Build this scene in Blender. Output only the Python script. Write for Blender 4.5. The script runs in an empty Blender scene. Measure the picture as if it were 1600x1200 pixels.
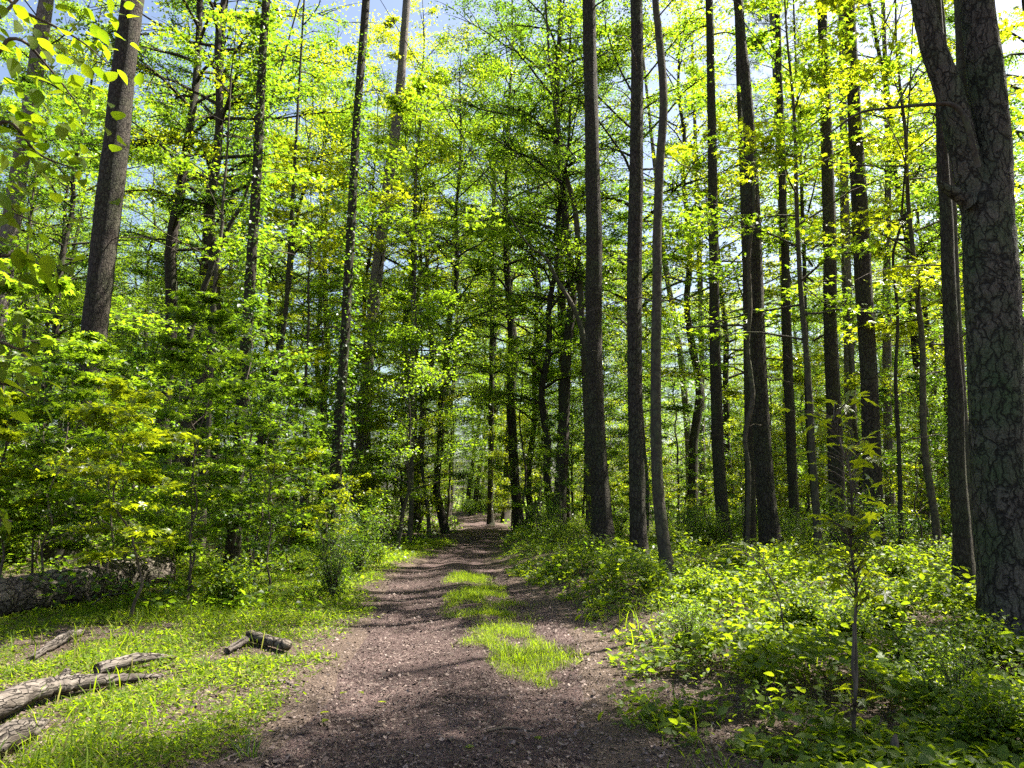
import bpy, math
import numpy as np
from math import radians, sin, cos, tan, pi

# ------------------------------------------------------------------ camera, sky, sun, exposure
SC = bpy.context.scene
COL = SC.collection
F = 1164.0            # focal length in pixels of the 1600x1200 photograph
PITCH = radians(8.55)
EYE = 1.55
cam = bpy.data.cameras.new("camera")
cam.sensor_width = 36.0
cam.lens = 36.0 * F / 1600.0
cam.clip_start = 0.05
cam.clip_end = 2000
cam_o = bpy.data.objects.new("camera", cam)
cam_o.location = (0, 0, EYE)
cam_o.rotation_euler = (pi / 2 + PITCH, 0, 0)
COL.objects.link(cam_o)
SC.camera = cam_o

SUN_EL = radians(58)
SUN_AZ = radians(65)      # clockwise (to the right) from the view direction +Y
w = bpy.data.worlds.new("World"); SC.world = w; w.use_nodes = True
nt = w.node_tree; nt.nodes.clear()
out = nt.nodes.new('ShaderNodeOutputWorld'); bg = nt.nodes.new('ShaderNodeBackground')
sky = nt.nodes.new('ShaderNodeTexSky'); sky.sky_type = 'NISHITA'; sky.sun_disc = False
sky.sun_elevation = SUN_EL; sky.sun_rotation = SUN_AZ
sky.air_density = 1.0; sky.dust_density = 3.0; sky.ozone_density = 1.0
nt.links.new(sky.outputs[0], bg.inputs[0]); bg.inputs[1].default_value = 0.055
nt.links.new(bg.outputs[0], out.inputs[0])
sl = bpy.data.lights.new("sun", 'SUN'); sl.energy = 5.0; sl.angle = radians(0.53); sl.color = (1.0, 0.95, 0.86)
so = bpy.data.objects.new("sun", sl); COL.objects.link(so)
from mathutils import Vector
sd = Vector((sin(SUN_AZ) * cos(SUN_EL), cos(SUN_AZ) * cos(SUN_EL), sin(SUN_EL)))
so.rotation_euler = sd.to_track_quat('Z', 'Y').to_euler(); so.location = sd * 60
SC.view_settings.view_transform = 'Standard'; SC.view_settings.look = 'None'
SC.view_settings.exposure = 2.3; SC.view_settings.gamma = 1.0
SC.render.engine = 'CYCLES'
cy = SC.cycles
cy.max_bounces = 6; cy.diffuse_bounces = 5; cy.glossy_bounces = 1; cy.transmission_bounces = 4
cy.transparent_max_bounces = 4; cy.sample_clamp_indirect = 4.0; cy.caustics_reflective = False; cy.caustics_refractive = False
cy.use_adaptive_sampling = True; cy.adaptive_threshold = 0.02
cy.use_denoising = False
SC.render.use_persistent_data = False

# ------------------------------------------------------------------ numbers
def ss(a, b, x):
    t = np.clip((x - a) / (b - a), 0, 1); return t * t * (3 - 2 * t)

def vnoise(x, y, s, seed=0):
    """smooth value noise, vectorised"""
    x = np.asarray(x, float) / s; y = np.asarray(y, float) / s
    xi = np.floor(x).astype(np.int64); yi = np.floor(y).astype(np.int64)
    fx = x - xi; fy = y - yi; fx = fx * fx * (3 - 2 * fx); fy = fy * fy * (3 - 2 * fy)
    def h(a, b):
        n = (a * 374761393 + b * 668265263 + seed * 974711) & 0x7fffffff
        n = ((n ^ (n >> 13)) * 1274126177) & 0x7fffffff
        return ((n ^ (n >> 16)) & 0xffff) / 65535.0
    return (h(xi, yi) * (1 - fx) + h(xi + 1, yi) * fx) * (1 - fy) + (h(xi, yi + 1) * (1 - fx) + h(xi + 1, yi + 1) * fx) * fy

# the path: centre and half width against distance y
PY = np.array([-30, 0, 3, 4.6, 6.0, 8.4, 11, 15, 19, 23, 30, 40, 52, 62, 72, 90])
PL = np.array([-1.6, -1.6, -1.6, -1.66, -1.62, -1.82, -2.05, -2.55, -2.35, -1.95, -1.85, -2.3, -3.6, -7, -14, -34])
PR = np.array([.8, .8, .62, .60, .74, 0.90, 0.65, -0.05, -0.5, -0.6, -0.35, -0.35, -1.5, -4.2, -10, -28])
def path_lr(y): return np.interp(y, PY, PL), np.interp(y, PY, PR)
def path_dist(x, y):
    """signed distance outside the path (negative inside)"""
    l, r = path_lr(y); return np.maximum(l - x, x - r)

def terrain(x, y):
    x = np.asarray(x, float); y = np.asarray(y, float)
    z = 0.10 * (vnoise(x, y, 3.1, 3) - .5) + 0.45 * (vnoise(x, y, 14, 5) - .5) * ss(12, 40, np.hypot(x, y))
    l, r = path_lr(y)
    z = z + 0.9 * ss(2.5, 12, l - x) * ss(6, 22, y)                 # bank on the left
    z = z + 0.22 * ss(0.1, 1.3, x - r) * ss(5, 8, y) - 0.5 * ss(3, 14, x - r) * ss(6, 25, y)
    d = path_dist(x, y)
    c = 1 - ss(-0.2, 0.5, d)
    z = z * (1 - c * .85)
    mid = (l + r) / 2 + 0.15
    z = z + 0.05 * np.exp(-((x - mid) / .35) ** 2) * c - 0.03 * c
    return z

CP, SP = cos(PITCH), sin(PITCH)
def ray(u, v):
    a = (u - 800) / F; b = (600 - v) / F
    return np.array([a, CP - b * SP, SP + b * CP])
def ground_at(u, v):
    r = ray(u, v); t = 1.0
    for _ in range(4000):
        p = r * t
        if EYE + p[2] <= float(terrain(p[0], p[1])): break
        t += 0.02 if t < 30 else 0.1
        if t > 150: break
    return np.array([p[0], p[1], float(terrain(p[0], p[1]))])
def at_d(u, v, d):
    r = ray(u, v); t = d / r[1]
    return np.array([r[0] * t, d, EYE + r[2] * t])
def px_r(wpx, v, d):
    r = ray(800, v); return wpx / 2 * (d / r[1]) / F

# ------------------------------------------------------------------ mesh helpers
def np_mesh(name, V, Fc, rnd=None, smooth=False):
    V = np.ascontiguousarray(V, dtype=np.float32); Fc = np.ascontiguousarray(Fc, dtype=np.int32)
    k = Fc.shape[1]; m = bpy.data.meshes.new(name)
    m.vertices.add(len(V)); m.vertices.foreach_set('co', V.ravel())
    m.loops.add(Fc.size); m.loops.foreach_set('vertex_index', Fc.ravel())
    m.polygons.add(len(Fc)); m.polygons.foreach_set('loop_start', np.arange(0, Fc.size, k, dtype=np.int32))
    m.update(calc_edges=True)
    if smooth: m.polygons.foreach_set('use_smooth', np.ones(len(Fc), dtype=bool))
    if rnd is not None:
        a = m.attributes.new('rnd', 'FLOAT', 'POINT'); a.data.foreach_set('value', np.ascontiguousarray(rnd, dtype=np.float32))
    return m

def obj(name, mesh, mat=None, parent=None):
    o = bpy.data.objects.new(name, mesh); COL.objects.link(o)
    if mat is not None and mesh is not None and not mesh.materials: mesh.materials.append(mat)
    if parent is not None: o.parent = parent
    return o

def tag(o, label=None, cat=None, group=None, kind=None):
    if label: o['label'] = label
    if cat: o['category'] = cat
    if group: o['group'] = group
    if kind: o['kind'] = kind
    return o

def empty(name, loc=(0, 0, 0), rz=0.0, sc=1.0):
    o = bpy.data.objects.new(name, None); COL.objects.link(o); o.location = loc; o.rotation_euler = (0, 0, rz); o.scale = (sc,) * 3
    o.empty_display_size = .3
    return o

class Wood:
    """collects tapered tubes into one quad mesh"""
    def __init__(s): s.V = []; s.F = []; s.n = 0
    def tube(s, P, R, sides=8, rough=0.0, rng=None, cap=True, foot=0.0):
        P = np.asarray(P, float); R = np.asarray(R, float); n = len(P)
        T = np.gradient(P, axis=0); T /= np.linalg.norm(T, axis=1)[:, None] + 1e-9
        up = np.array([0, 0, 1.0]) if abs(T[0, 2]) < .9 else np.array([1.0, 0, 0])
        A = np.cross(T, up); A /= np.linalg.norm(A, axis=1)[:, None] + 1e-9
        B = np.cross(T, A)
        th = np.arange(sides) * 2 * pi / sides
        rr = R[:, None] * np.ones(sides)
        if rough and rng is not None:
            rr = rr * (1 + rough * rng.uniform(-1, 1, (n, sides)))
        if foot:
            h = np.maximum(P[:, 2] - P[0, 2], 0)[:, None]; ph = float(R[0] * 977) % 6.28
            lob = np.maximum(np.cos(th * 3 + ph), 0) * .7 + np.maximum(np.cos(th * 5 + ph * 2), 0) * .4
            rr = rr * (1 + foot * np.exp(-h / .28) * lob[None] + .035 * np.cos(th * 2 + h * .9 + ph) + .03 * np.cos(th * 3 - h * 1.7))
        V = P[:, None, :] + rr[..., None] * (A[:, None, :] * np.cos(th)[None, :, None] + B[:, None, :] * np.sin(th)[None, :, None])
        base = s.n
        i = np.arange(n - 1)[:, None] * sides; j = np.arange(sides)[None, :]; j2 = (j + 1) % sides
        Fq = np.stack([i + j, i + j2, i + sides + j2, i + sides + j], -1).reshape(-1, 4) + base
        s.V.append(V.reshape(-1, 3)); s.F.append(Fq); s.n += n * sides
        if cap:
            for ring, P0 in ((0, P[0] - T[0] * R[0] * .15), (n - 1, P[-1] + T[-1] * R[-1] * .4)):
                c = s.n; s.V.append(P0[None, :]); s.n += 1
                jj = np.arange(sides) + base + ring * sides; k2 = np.roll(jj, -1)
                # fan in quads: pair neighbouring segments
                idx = np.arange(0, sides, 2)
                s.F.append(np.stack([np.full(len(idx), c), jj[idx], k2[idx], jj[(idx + 2) % sides]], -1))
        return s
    def mesh(s, name): return np_mesh(name, np.concatenate(s.V), np.concatenate(s.F), smooth=True)

def spline(P, n):
    """catmull-rom resample"""
    P = np.asarray(P, float); m = len(P)
    Q = np.vstack([2 * P[0] - P[1], P, 2 * P[-1] - P[-2]])
    t = np.linspace(0, m - 1 - 1e-6, n); i = t.astype(int); f = (t - i)[:, None]
    p0, p1, p2, p3 = Q[i], Q[i + 1], Q[i + 2], Q[i + 3]
    return .5 * (2 * p1 + (p2 - p0) * f + (2 * p0 - 5 * p1 + 4 * p2 - p3) * f ** 2 + (3 * p1 - p0 - 3 * p2 + p3) * f ** 3)

# leaf templates: leaf lies in xy, grows along +y from the origin, unit length
KITE = (np.array([[0, 0, 0], [.36, .45, .07], [0, 1, -.06], [-.36, .45, .07]]), np.array([[0, 1, 2], [0, 2, 3]]))
def _ov():
    pts = [(0, 0), (.2, .12), (.33, .36), (.3, .6), (.15, .84), (0, 1.02)]
    V = [(0, 0, 0)]; R = []; L = []; M = []
    for x, y in pts[1:-1]:
        V.append((x, y, .10 * x / .33 - .10 * y * y)); R.append(len(V) - 1)
        V.append((-x, y, .10 * x / .33 - .10 * y * y)); L.append(len(V) - 1)
        V.append((0, y, -.10 * y * y)); M.append(len(V) - 1)
    V.append((0, 1.02, -.12)); tip = len(V) - 1
    Fa = [(0, R[0], M[0]), (0, M[0], L[0])]
    for i in range(3):
        Fa += [(R[i], R[i + 1], M[i + 1]), (R[i], M[i + 1], M[i]), (L[i], M[i], M[i + 1]), (L[i], M[i + 1], L[i + 1])]
    Fa += [(R[3], tip, M[3]), (L[3], M[3], tip)]
    return np.array(V, float), np.array(Fa)
OVATE = _ov()
def _star():
    out = [(0, -.0)]; lob = [(-125, .42), (-62, .62), (0, .74), (62, .62), (125, .42)]
    V = [(0, .36, -.03)]
    ring = [(0.05, 0.0, 0)]
    for k, (a, r) in enumerate(lob[::-1]):
        a = radians(a)
        ring.append((sin(a) * r, .36 + cos(a) * r, -.10 * r))
        if k < 4:
            a2 = radians(lob[::-1][k][0] + (lob[::-1][k + 1][0] - lob[::-1][k][0]) / 2)
            ring.append((sin(a2) * .24, .36 + cos(a2) * .24, .05))
    ring.append((-0.05, 0.0, 0))
    V += ring; n = len(ring)
    return np.array(V, float), np.array([(0, i + 2, i + 1) for i in range(n - 1)])
STAR = _star()
THIN = (np.array([[-.02, 0, 0], [.02, 0, 0], [-.022, .35, .02], [.022, .35, .02], [-.016, .72, -.06], [.016, .72, -.06], [0, 1.0, -.22]]),
         np.array([[0, 1, 3], [0, 3, 2], [2, 3, 5], [2, 5, 4], [4, 5, 6]]))
BLADE = (np.array([[-.045, 0, 0], [.045, 0, 0], [-.05, .35, .02], [.05, .35, .02], [-.035, .72, -.06], [.035, .72, -.06], [0, 1.0, -.2]]),
         np.array([[0, 1, 3], [0, 3, 2], [2, 3, 5], [2, 5, 4], [4, 5, 6]]))
LANCE = (np.array([[0, 0, 0], [.13, .35, .03], [0, .4, -.02], [-.13, .35, .03], [0, 1, -.12]]),
         np.array([[0, 1, 2], [0, 2, 3], [1, 4, 2], [2, 4, 3]]))

def leaves(name, pos, size, az, tilt, roll, tmpl, rng, rnd=None):
    """one mesh of many leaves. az: heading, tilt: lift of the leaf axis, roll: about the axis"""
    tv, tf = tmpl; n = len(pos); k = len(tv)
    ca, sa, ct, st, cr, sr = np.cos(az), np.sin(az), np.cos(tilt), np.sin(tilt), np.cos(roll), np.sin(roll)
    Y = np.stack([ca * ct, sa * ct, st], -1)
    X0 = np.stack([sa, -ca, np.zeros(n)], -1)
    Z0 = np.cross(X0, Y)
    X = X0 * cr[:, None] + Z0 * sr[:, None]; Z = Z0 * cr[:, None] - X0 * sr[:, None]
    V = pos[:, None, :] + size[:, None, None] * (X[:, None, :] * tv[None, :, 0:1] + Y[:, None, :] * tv[None, :, 1:2] + Z[:, None, :] * tv[None, :, 2:3])
    Fc = (tf[None] + (np.arange(n) * k)[:, None, None]).reshape(-1, 3)
    if rnd is None: rnd = rng.random(n)
    return np_mesh(name, V.reshape(-1, 3), Fc, rnd=np.repeat(rnd, k))

# ------------------------------------------------------------------ materials
def new_mat(name):
    m = bpy.data.materials.new(name); m.use_nodes = True; m.node_tree.nodes.clear(); return m, m.node_tree
def ND(nt, t, **kw):
    n = nt.nodes.new(t)
    for k, v in kw.items():
        if k in n.inputs: n.inputs[k].default_value = v
        else: setattr(n, k, v)
    return n
def ramp(nt, fac, stops):
    r = nt.nodes.new('ShaderNodeValToRGB'); cr = r.color_ramp
    while len(cr.elements) > 1: cr.elements.remove(cr.elements[-1])
    cr.elements[0].position = stops[0][0]; cr.elements[0].color = (*stops[0][1], 1)
    for p, c in stops[1:]:
        e = cr.elements.new(p); e.color = (*c, 1)
    nt.links.new(fac, r.inputs[0]); return r.outputs[0]

def leaf_mat(name, stops, tstops, trans=.5, rough=.42, spec=.5):
    m, nt = new_mat(name); L = nt.links.new
    o = ND(nt, 'ShaderNodeOutputMaterial'); at = ND(nt, 'ShaderNodeAttribute', attribute_name='rnd')
    oi = ND(nt, 'ShaderNodeObjectInfo')
    mx = ND(nt, 'ShaderNodeMath', operation='MULTIPLY_ADD'); L(oi.outputs['Random'], mx.inputs[0]); mx.inputs[1].default_value = .3; L(at.outputs['Fac'], mx.inputs[2])
    m2 = ND(nt, 'ShaderNodeMath', operation='SUBTRACT'); L(mx.outputs[0], m2.inputs[0]); m2.inputs[1].default_value = .15
    f = m2.outputs[0]
    p = ND(nt, 'ShaderNodeBsdfPrincipled'); L(ramp(nt, f, stops), p.inputs['Base Color'])
    p.inputs['Roughness'].default_value = rough; p.inputs['Specular IOR Level'].default_value = spec
    t = ND(nt, 'ShaderNodeBsdfTranslucent'); L(ramp(nt, f, tstops), t.inputs['Color'])
    mix = ND(nt, 'ShaderNodeMixShader'); mix.inputs[0].default_value = trans
    L(p.outputs[0], mix.inputs[1]); L(t.outputs[0], mix.inputs[2]); L(mix.outputs[0], o.inputs[0])
    return m

def bark_mat(name, plate=9.0, col=(.085, .066, .05), col2=(.17, .138, .112), crack=(.018, .013, .010), moss=0.0, depth=.03, stretch=.42, crackw=.16, moss_col=(.06, .085, .03), warp=1.0):
    m, nt = new_mat(name); L = nt.links.new
    o = ND(nt, 'ShaderNodeOutputMaterial'); p = ND(nt, 'ShaderNodeBsdfPrincipled'); p.inputs['Roughness'].default_value = .9
    p.inputs['Specular IOR Level'].default_value = .2
    tc = ND(nt, 'ShaderNodeTexCoord')
    cur = tc.outputs['Object']
    for s_, a_ in ((3.0, .16), (17.0, .055)):
        nz = ND(nt, 'ShaderNodeTexNoise'); nz.inputs['Scale'].default_value = s_; nz.inputs['Detail'].default_value = 3; L(tc.outputs['Object'], nz.inputs['Vector'])
        sb = ND(nt, 'ShaderNodeVectorMath', operation='SUBTRACT'); L(nz.outputs['Color'], sb.inputs[0]); sb.inputs[1].default_value = (.5, .5, .5)
        sc = ND(nt, 'ShaderNodeVectorMath', operation='SCALE'); L(sb.outputs[0], sc.inputs[0]); sc.inputs['Scale'].default_value = a_ * warp
        ad = ND(nt, 'ShaderNodeVectorMath', operation='ADD'); L(cur, ad.inputs[0]); L(sc.outputs[0], ad.inputs[1]); cur = ad.outputs[0]
    def vor(mult, feat):
        mp = ND(nt, 'ShaderNodeMapping'); mp.inputs['Scale'].default_value = (plate * mult, plate * mult, plate * stretch * mult); L(cur, mp.inputs['Vector'])
        v = ND(nt, 'ShaderNodeTexVoronoi', feature=feat); v.inputs['Scale'].default_value = 1; L(mp.outputs[0], v.inputs['Vector']); return v
    vo = vor(1, 'DISTANCE_TO_EDGE'); vc = vor(1, 'F1'); v2 = vor(2.3, 'DISTANCE_TO_EDGE')
    fn = ND(nt, 'ShaderNodeTexNoise'); fn.inputs['Scale'].default_value = 45; fn.inputs['Detail'].default_value = 6; fn.inputs['Roughness'].default_value = .75
    fm = ND(nt, 'ShaderNodeMapping'); fm.inputs['Scale'].default_value = (1, 1, .4); L(tc.outputs['Object'], fm.inputs['Vector']); L(fm.outputs[0], fn.inputs['Vector'])
    big = ND(nt, 'ShaderNodeTexNoise'); big.inputs['Scale'].default_value = 2.2; big.inputs['Detail'].default_value = 5; L(tc.outputs['Object'], big.inputs['Vector'])
    # cracks vary in width along their run
    wv = ND(nt, 'ShaderNodeTexNoise'); wv.inputs['Scale'].default_value = 6; wv.inputs['Detail'].default_value = 2; L(tc.outputs['Object'], wv.inputs['Vector'])
    wd = ND(nt, 'ShaderNodeMapRange'); L(wv.outputs['Fac'], wd.inputs[0]); wd.inputs[1].default_value = .3; wd.inputs[2].default_value = .7; wd.inputs[3].default_value = crackw * .35; wd.inputs[4].default_value = crackw * 1.5
    e1 = ND(nt, 'ShaderNodeMath', operation='DIVIDE', use_clamp=True); L(vo.outputs['Distance'], e1.inputs[0]); L(wd.outputs[0], e1.inputs[1])
    e1s = ND(nt, 'ShaderNodeMath', operation='POWER'); L(e1.outputs[0], e1s.inputs[0]); e1s.inputs[1].default_value = .8
    body = ramp(nt, fn.outputs['Fac'], [(.32, col), (.68, col2)])
    cellv = ND(nt, 'ShaderNodeMix', data_type='RGBA', blend_type='MULTIPLY'); cellv.inputs[0].default_value = .7
    L(body, cellv.inputs[6]); L(ramp(nt, vc.outputs['Color'], [(0, (.6, .56, .52)), (1, (1.2, 1.15, 1.1))]), cellv.inputs[7])
    cm = cellv.outputs[2]
    if moss > 0:
        mm = ND(nt, 'ShaderNodeMix', data_type='RGBA'); L(ramp(nt, big.outputs['Fac'], [(.40, (0, 0, 0)), (.65, (moss,) * 3)]), mm.inputs[0])
        L(cm, mm.inputs[6]); mm.inputs[7].default_value = (*moss_col, 1); cm = mm.outputs[2]
    fin = ND(nt, 'ShaderNodeMix', data_type='RGBA'); L(e1s.outputs[0], fin.inputs[0])
    fin.inputs[6].default_value = (*crack, 1); L(cm, fin.inputs[7]); L(fin.outputs[2], p.inputs['Base Color'])
    h2 = ramp(nt, v2.outputs['Distance'], [(0, (0, 0, 0)), (.12, (.3, .3, .3)), (.5, (.35, .35, .35))])
    h1 = ND(nt, 'ShaderNodeMath', operation='MULTIPLY_ADD'); L(e1s.outputs[0], h1.inputs[0]); h1.inputs[1].default_value = .8; L(h2, h1.inputs[2])
    hm = ND(nt, 'ShaderNodeMath', operation='MULTIPLY_ADD'); L(fn.outputs['Fac'], hm.inputs[0]); hm.inputs[1].default_value = .5; L(h1.outputs[0], hm.inputs[2])
    b = ND(nt, 'ShaderNodeBump'); b.inputs['Strength'].default_value = 1; b.inputs['Distance'].default_value = depth; L(hm.outputs[0], b.inputs['Height'])
    L(b.outputs[0], p.inputs['Normal']); L(p.outputs[0], o.inputs[0]); return m

def soil_mat(name, stops, big=(.75, 1.15), sc=60, speck=None, bump=.02):
    m, nt = new_mat(name); L = nt.links.new
    o = ND(nt, 'ShaderNodeOutputMaterial'); p = ND(nt, 'ShaderNodeBsdfPrincipled'); p.inputs['Roughness'].default_value = .95; p.inputs['Specular IOR Level'].default_value = .15
    tc = ND(nt, 'ShaderNodeTexCoord')
    n1 = ND(nt, 'ShaderNodeTexNoise'); n1.inputs['Scale'].default_value = sc; n1.inputs['Detail'].default_value = 6; n1.inputs['Roughness'].default_value = .75; L(tc.outputs['Object'], n1.inputs['Vector'])
    n2 = ND(nt, 'ShaderNodeTexNoise'); n2.inputs['Scale'].default_value = 1.3; n2.inputs['Detail'].default_value = 5; L(tc.outputs['Object'], n2.inputs['Vector'])
    v = ND(nt, 'ShaderNodeTexVoronoi', feature='F1'); v.inputs['Scale'].default_value = 55; v.inputs['Randomness'].default_value = 1; L(tc.outputs['Object'], v.inputs['Vector'])
    mu = ND(nt, 'ShaderNodeMix', data_type='RGBA', blend_type='MULTIPLY'); mu.inputs[0].default_value = 1
    L(ramp(nt, n1.outputs['Fac'], stops), mu.inputs[6]); L(ramp(nt, n2.outputs['Fac'], [(.3, (big[0],) * 3), (.7, (big[1],) * 3)]), mu.inputs[7])
    c = mu.outputs[2]
    if speck:
        mm = ND(nt, 'ShaderNodeMix', data_type='RGBA'); L(ramp(nt, v.outputs['Color'], [(.80, (0, 0, 0)), (.86, (.8, .8, .8))]), mm.inputs[0])
        L(c, mm.inputs[6]); mm.inputs[7].default_value = (*speck, 1); c = mm.outputs[2]
    L(c, p.inputs['Base Color'])
    b = ND(nt, 'ShaderNodeBump'); b.inputs['Strength'].default_value = 1; b.inputs['Distance'].default_value = bump
    ad = ND(nt, 'ShaderNodeMath', operation='ADD'); L(n1.outputs['Fac'], ad.inputs[0]); L(v.outputs['Distance'], ad.inputs[1]); L(ad.outputs[0], b.inputs['Height'])
    L(b.outputs[0], p.inputs['Normal']); L(p.outputs[0], o.inputs[0]); return m

def simple_ramp_mat(name, stops, rough=.8, trans=0):
    m, nt = new_mat(name); L = nt.links.new
    o = ND(nt, 'ShaderNodeOutputMaterial'); at = ND(nt, 'ShaderNodeAttribute', attribute_name='rnd')
    p = ND(nt, 'ShaderNodeBsdfPrincipled'); p.inputs['Roughness'].default_value = rough; L(ramp(nt, at.outputs['Fac'], stops), p.inputs['Base Color'])
    L(p.outputs[0], o.inputs[0]); return m

def wood_mat(name, c1, c2, sc=(30, 30, 3), rough=.8, bump=.012, crack=.0):
    m, nt = new_mat(name); L = nt.links.new
    o = ND(nt, 'ShaderNodeOutputMaterial'); p = ND(nt, 'ShaderNodeBsdfPrincipled'); p.inputs['Roughness'].default_value = rough; p.inputs['Specular IOR Level'].default_value = .2
    tc = ND(nt, 'ShaderNodeTexCoord'); mp = ND(nt, 'ShaderNodeMapping'); mp.inputs['Scale'].default_value = sc; L(tc.outputs['Object'], mp.inputs['Vector'])
    n = ND(nt, 'ShaderNodeTexNoise'); n.inputs['Scale'].default_value = 1; n.inputs['Detail'].default_value = 5; n.inputs['Roughness'].default_value = .6; n.inputs['Distortion'].default_value = .4; L(mp.outputs[0], n.inputs['Vector'])
    b2 = ND(nt, 'ShaderNodeTexNoise'); b2.inputs['Scale'].default_value = 5; b2.inputs['Detail'].default_value = 4; L(tc.outputs['Object'], b2.inputs['Vector'])
    col = ramp(nt, n.outputs['Fac'], [(.32, c1), (.48, tuple((a + b) / 2 for a, b in zip(c1, c2))), (.66, c2)])
    mu = ND(nt, 'ShaderNodeMix', data_type='RGBA', blend_type='MULTIPLY'); mu.inputs[0].default_value = 1; L(col, mu.inputs[6]); L(ramp(nt, b2.outputs['Fac'], [(.35, (.45, .42, .4)), (.6, (1.1, 1.1, 1.1))]), mu.inputs[7]); c = mu.outputs[2]
    h = n.outputs['Fac']
    if crack:
        v = ND(nt, 'ShaderNodeTexVoronoi', feature='DISTANCE_TO_EDGE'); v.inputs['Scale'].default_value = 1; m2 = ND(nt, 'ShaderNodeMapping'); m2.inputs['Scale'].default_value = (sc[0] * .8, sc[1] * .8, sc[2] * .35)
        dn = ND(nt, 'ShaderNodeVectorMath', operation='MULTIPLY_ADD'); L(b2.outputs['Color'], dn.inputs[0]); dn.inputs[1].default_value = (.12, .12, .12); L(tc.outputs['Object'], dn.inputs[2])
        L(dn.outputs[0], m2.inputs['Vector']); L(m2.outputs[0], v.inputs['Vector'])
        e = ramp(nt, v.outputs['Distance'], [(0, (.12, .1, .09)), (crack, (1, 1, 1))]); mx = ND(nt, 'ShaderNodeMix', data_type='RGBA', blend_type='MULTIPLY'); mx.inputs[0].default_value = 1; L(c, mx.inputs[6]); L(e, mx.inputs[7]); c = mx.outputs[2]
        ad = ND(nt, 'ShaderNodeMath', operation='ADD'); L(h, ad.inputs[0]); L(e, ad.inputs[1]); h = ad.outputs[0]
    L(c, p.inputs['Base Color'])
    b = ND(nt, 'ShaderNodeBump'); b.inputs['Distance'].default_value = bump; L(h, b.inputs['Height']); L(b.outputs[0], p.inputs['Normal'])
    L(p.outputs[0], o.inputs[0]); return m

G1 = [(0, (.034, .062, .008)), (.5, (.062, .105, .009)), (1, (.11, .15, .012))]
T1 = [(0, (.17, .32, .010)), (.5, (.33, .52, .014)), (1, (.42, .60, .018))]
M = {}
M['leaf'] = leaf_mat('broad_leaf', G1, T1, .5)
M['leaf_deep'] = leaf_mat('deep_green_leaf', [(0, (.022, .055, .014)), (1, (.05, .095, .014))], [(0, (.12, .26, .014)), (1, (.28, .44, .016))], .5)
M['leaf_young'] = leaf_mat('young_leaf', [(0, (.075, .12, .008)), (1, (.13, .17, .012))], [(0, (.36, .46, .008)), (1, (.54, .6, .012))], .55, rough=.35)
M['grass'] = leaf_mat('grass_blade', [(0, (.05, .095, .006)), (.93, (.105, .15, .008)), (1, (.17, .15, .05))], [(0, (.20, .36, .006)), (.93, (.40, .52, .008)), (1, (.4, .38, .1))], .52, rough=.6, spec=.2)
M['hang'] = leaf_mat('near_hanging_leaf', [(0, (.05, .09, .008)), (1, (.10, .14, .01))], [(0, (.26, .40, .008)), (1, (.48, .58, .01))], .6, rough=.65, spec=.15)
M['weed'] = leaf_mat('weed_leaf', [(0, (.04, .08, .010)), (1, (.095, .14, .012))], [(0, (.20, .34, .01)), (1, (.42, .52, .012))], .52, rough=.5, spec=.3)
M['needle'] = leaf_mat('pine_needle', [(0, (.02, .05, .015)), (1, (.05, .09, .025))], [(0, (.05, .12, .02)), (1, (.12, .2, .03))], .25)
M['pine_bark'] = bark_mat('plated_pine_bark', 17, col=(.040, .032, .026), col2=(.09, .074, .060), moss=.35, depth=.02)
M['big_bark'] = bark_mat('large_plated_bark', 14, col=(.06, .05, .038), col2=(.165, .145, .115), crack=(.014, .011, .009), moss_col=(.055, .085, .032), moss=.85, depth=.03, stretch=.27, crackw=.13, warp=1.4)
M['oak_bark'] = bark_mat('ridged_bark', 28, col=(.036, .029, .022), col2=(.08, .066, .052), moss=.45, depth=.012, stretch=.2)
M['smooth_bark'] = bark_mat('smooth_grey_bark', 9, col=(.06, .05, .038), col2=(.11, .092, .07), crack=(.045, .037, .029), moss=.5, depth=.006, stretch=.6)
M['pale_bark'] = bark_mat('pale_grey_bark', 16, col=(.13, .115, .10), col2=(.24, .21, .19), crack=(.09, .07, .06), moss=.15, depth=.01)
M['twig'] = wood_mat('twig_wood', (.07, .055, .04), (.15, .12, .09))
M['soil'] = soil_mat('leaf_littered_soil', [(.3, (.035, .024, .018)), (.5, (.085, .06, .046)), (.7, (.17, .13, .10))], speck=(.2, .155, .12))
M['path'] = soil_mat('mulched_dirt', [(.32, (.035, .023, .021)), (.5, (.088, .058, .052)), (.72, (.19, .138, .122))], sc=85, speck=(.20, .155, .135), big=(.6, 1.5), bump=.035)
M['litter'] = simple_ramp_mat('dry_leaf_bits', [(0, (.035, .022, .016)), (.45, (.10, .068, .052)), (.8, (.14, .10, .082)), (1, (.23, .175, .145))])
M['dead_wood'] = wood_mat('weathered_wood', (.04, .032, .026), (.17, .145, .122), (26, 26, 2.2), bump=.02, crack=.07)
M['log_bark'] = bark_mat('fallen_log_bark', 9.5, col=(.09, .072, .056), col2=(.21, .18, .15), moss=.3, depth=.03, stretch=.8)
# a log lies down, so its plates stretch sideways

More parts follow.
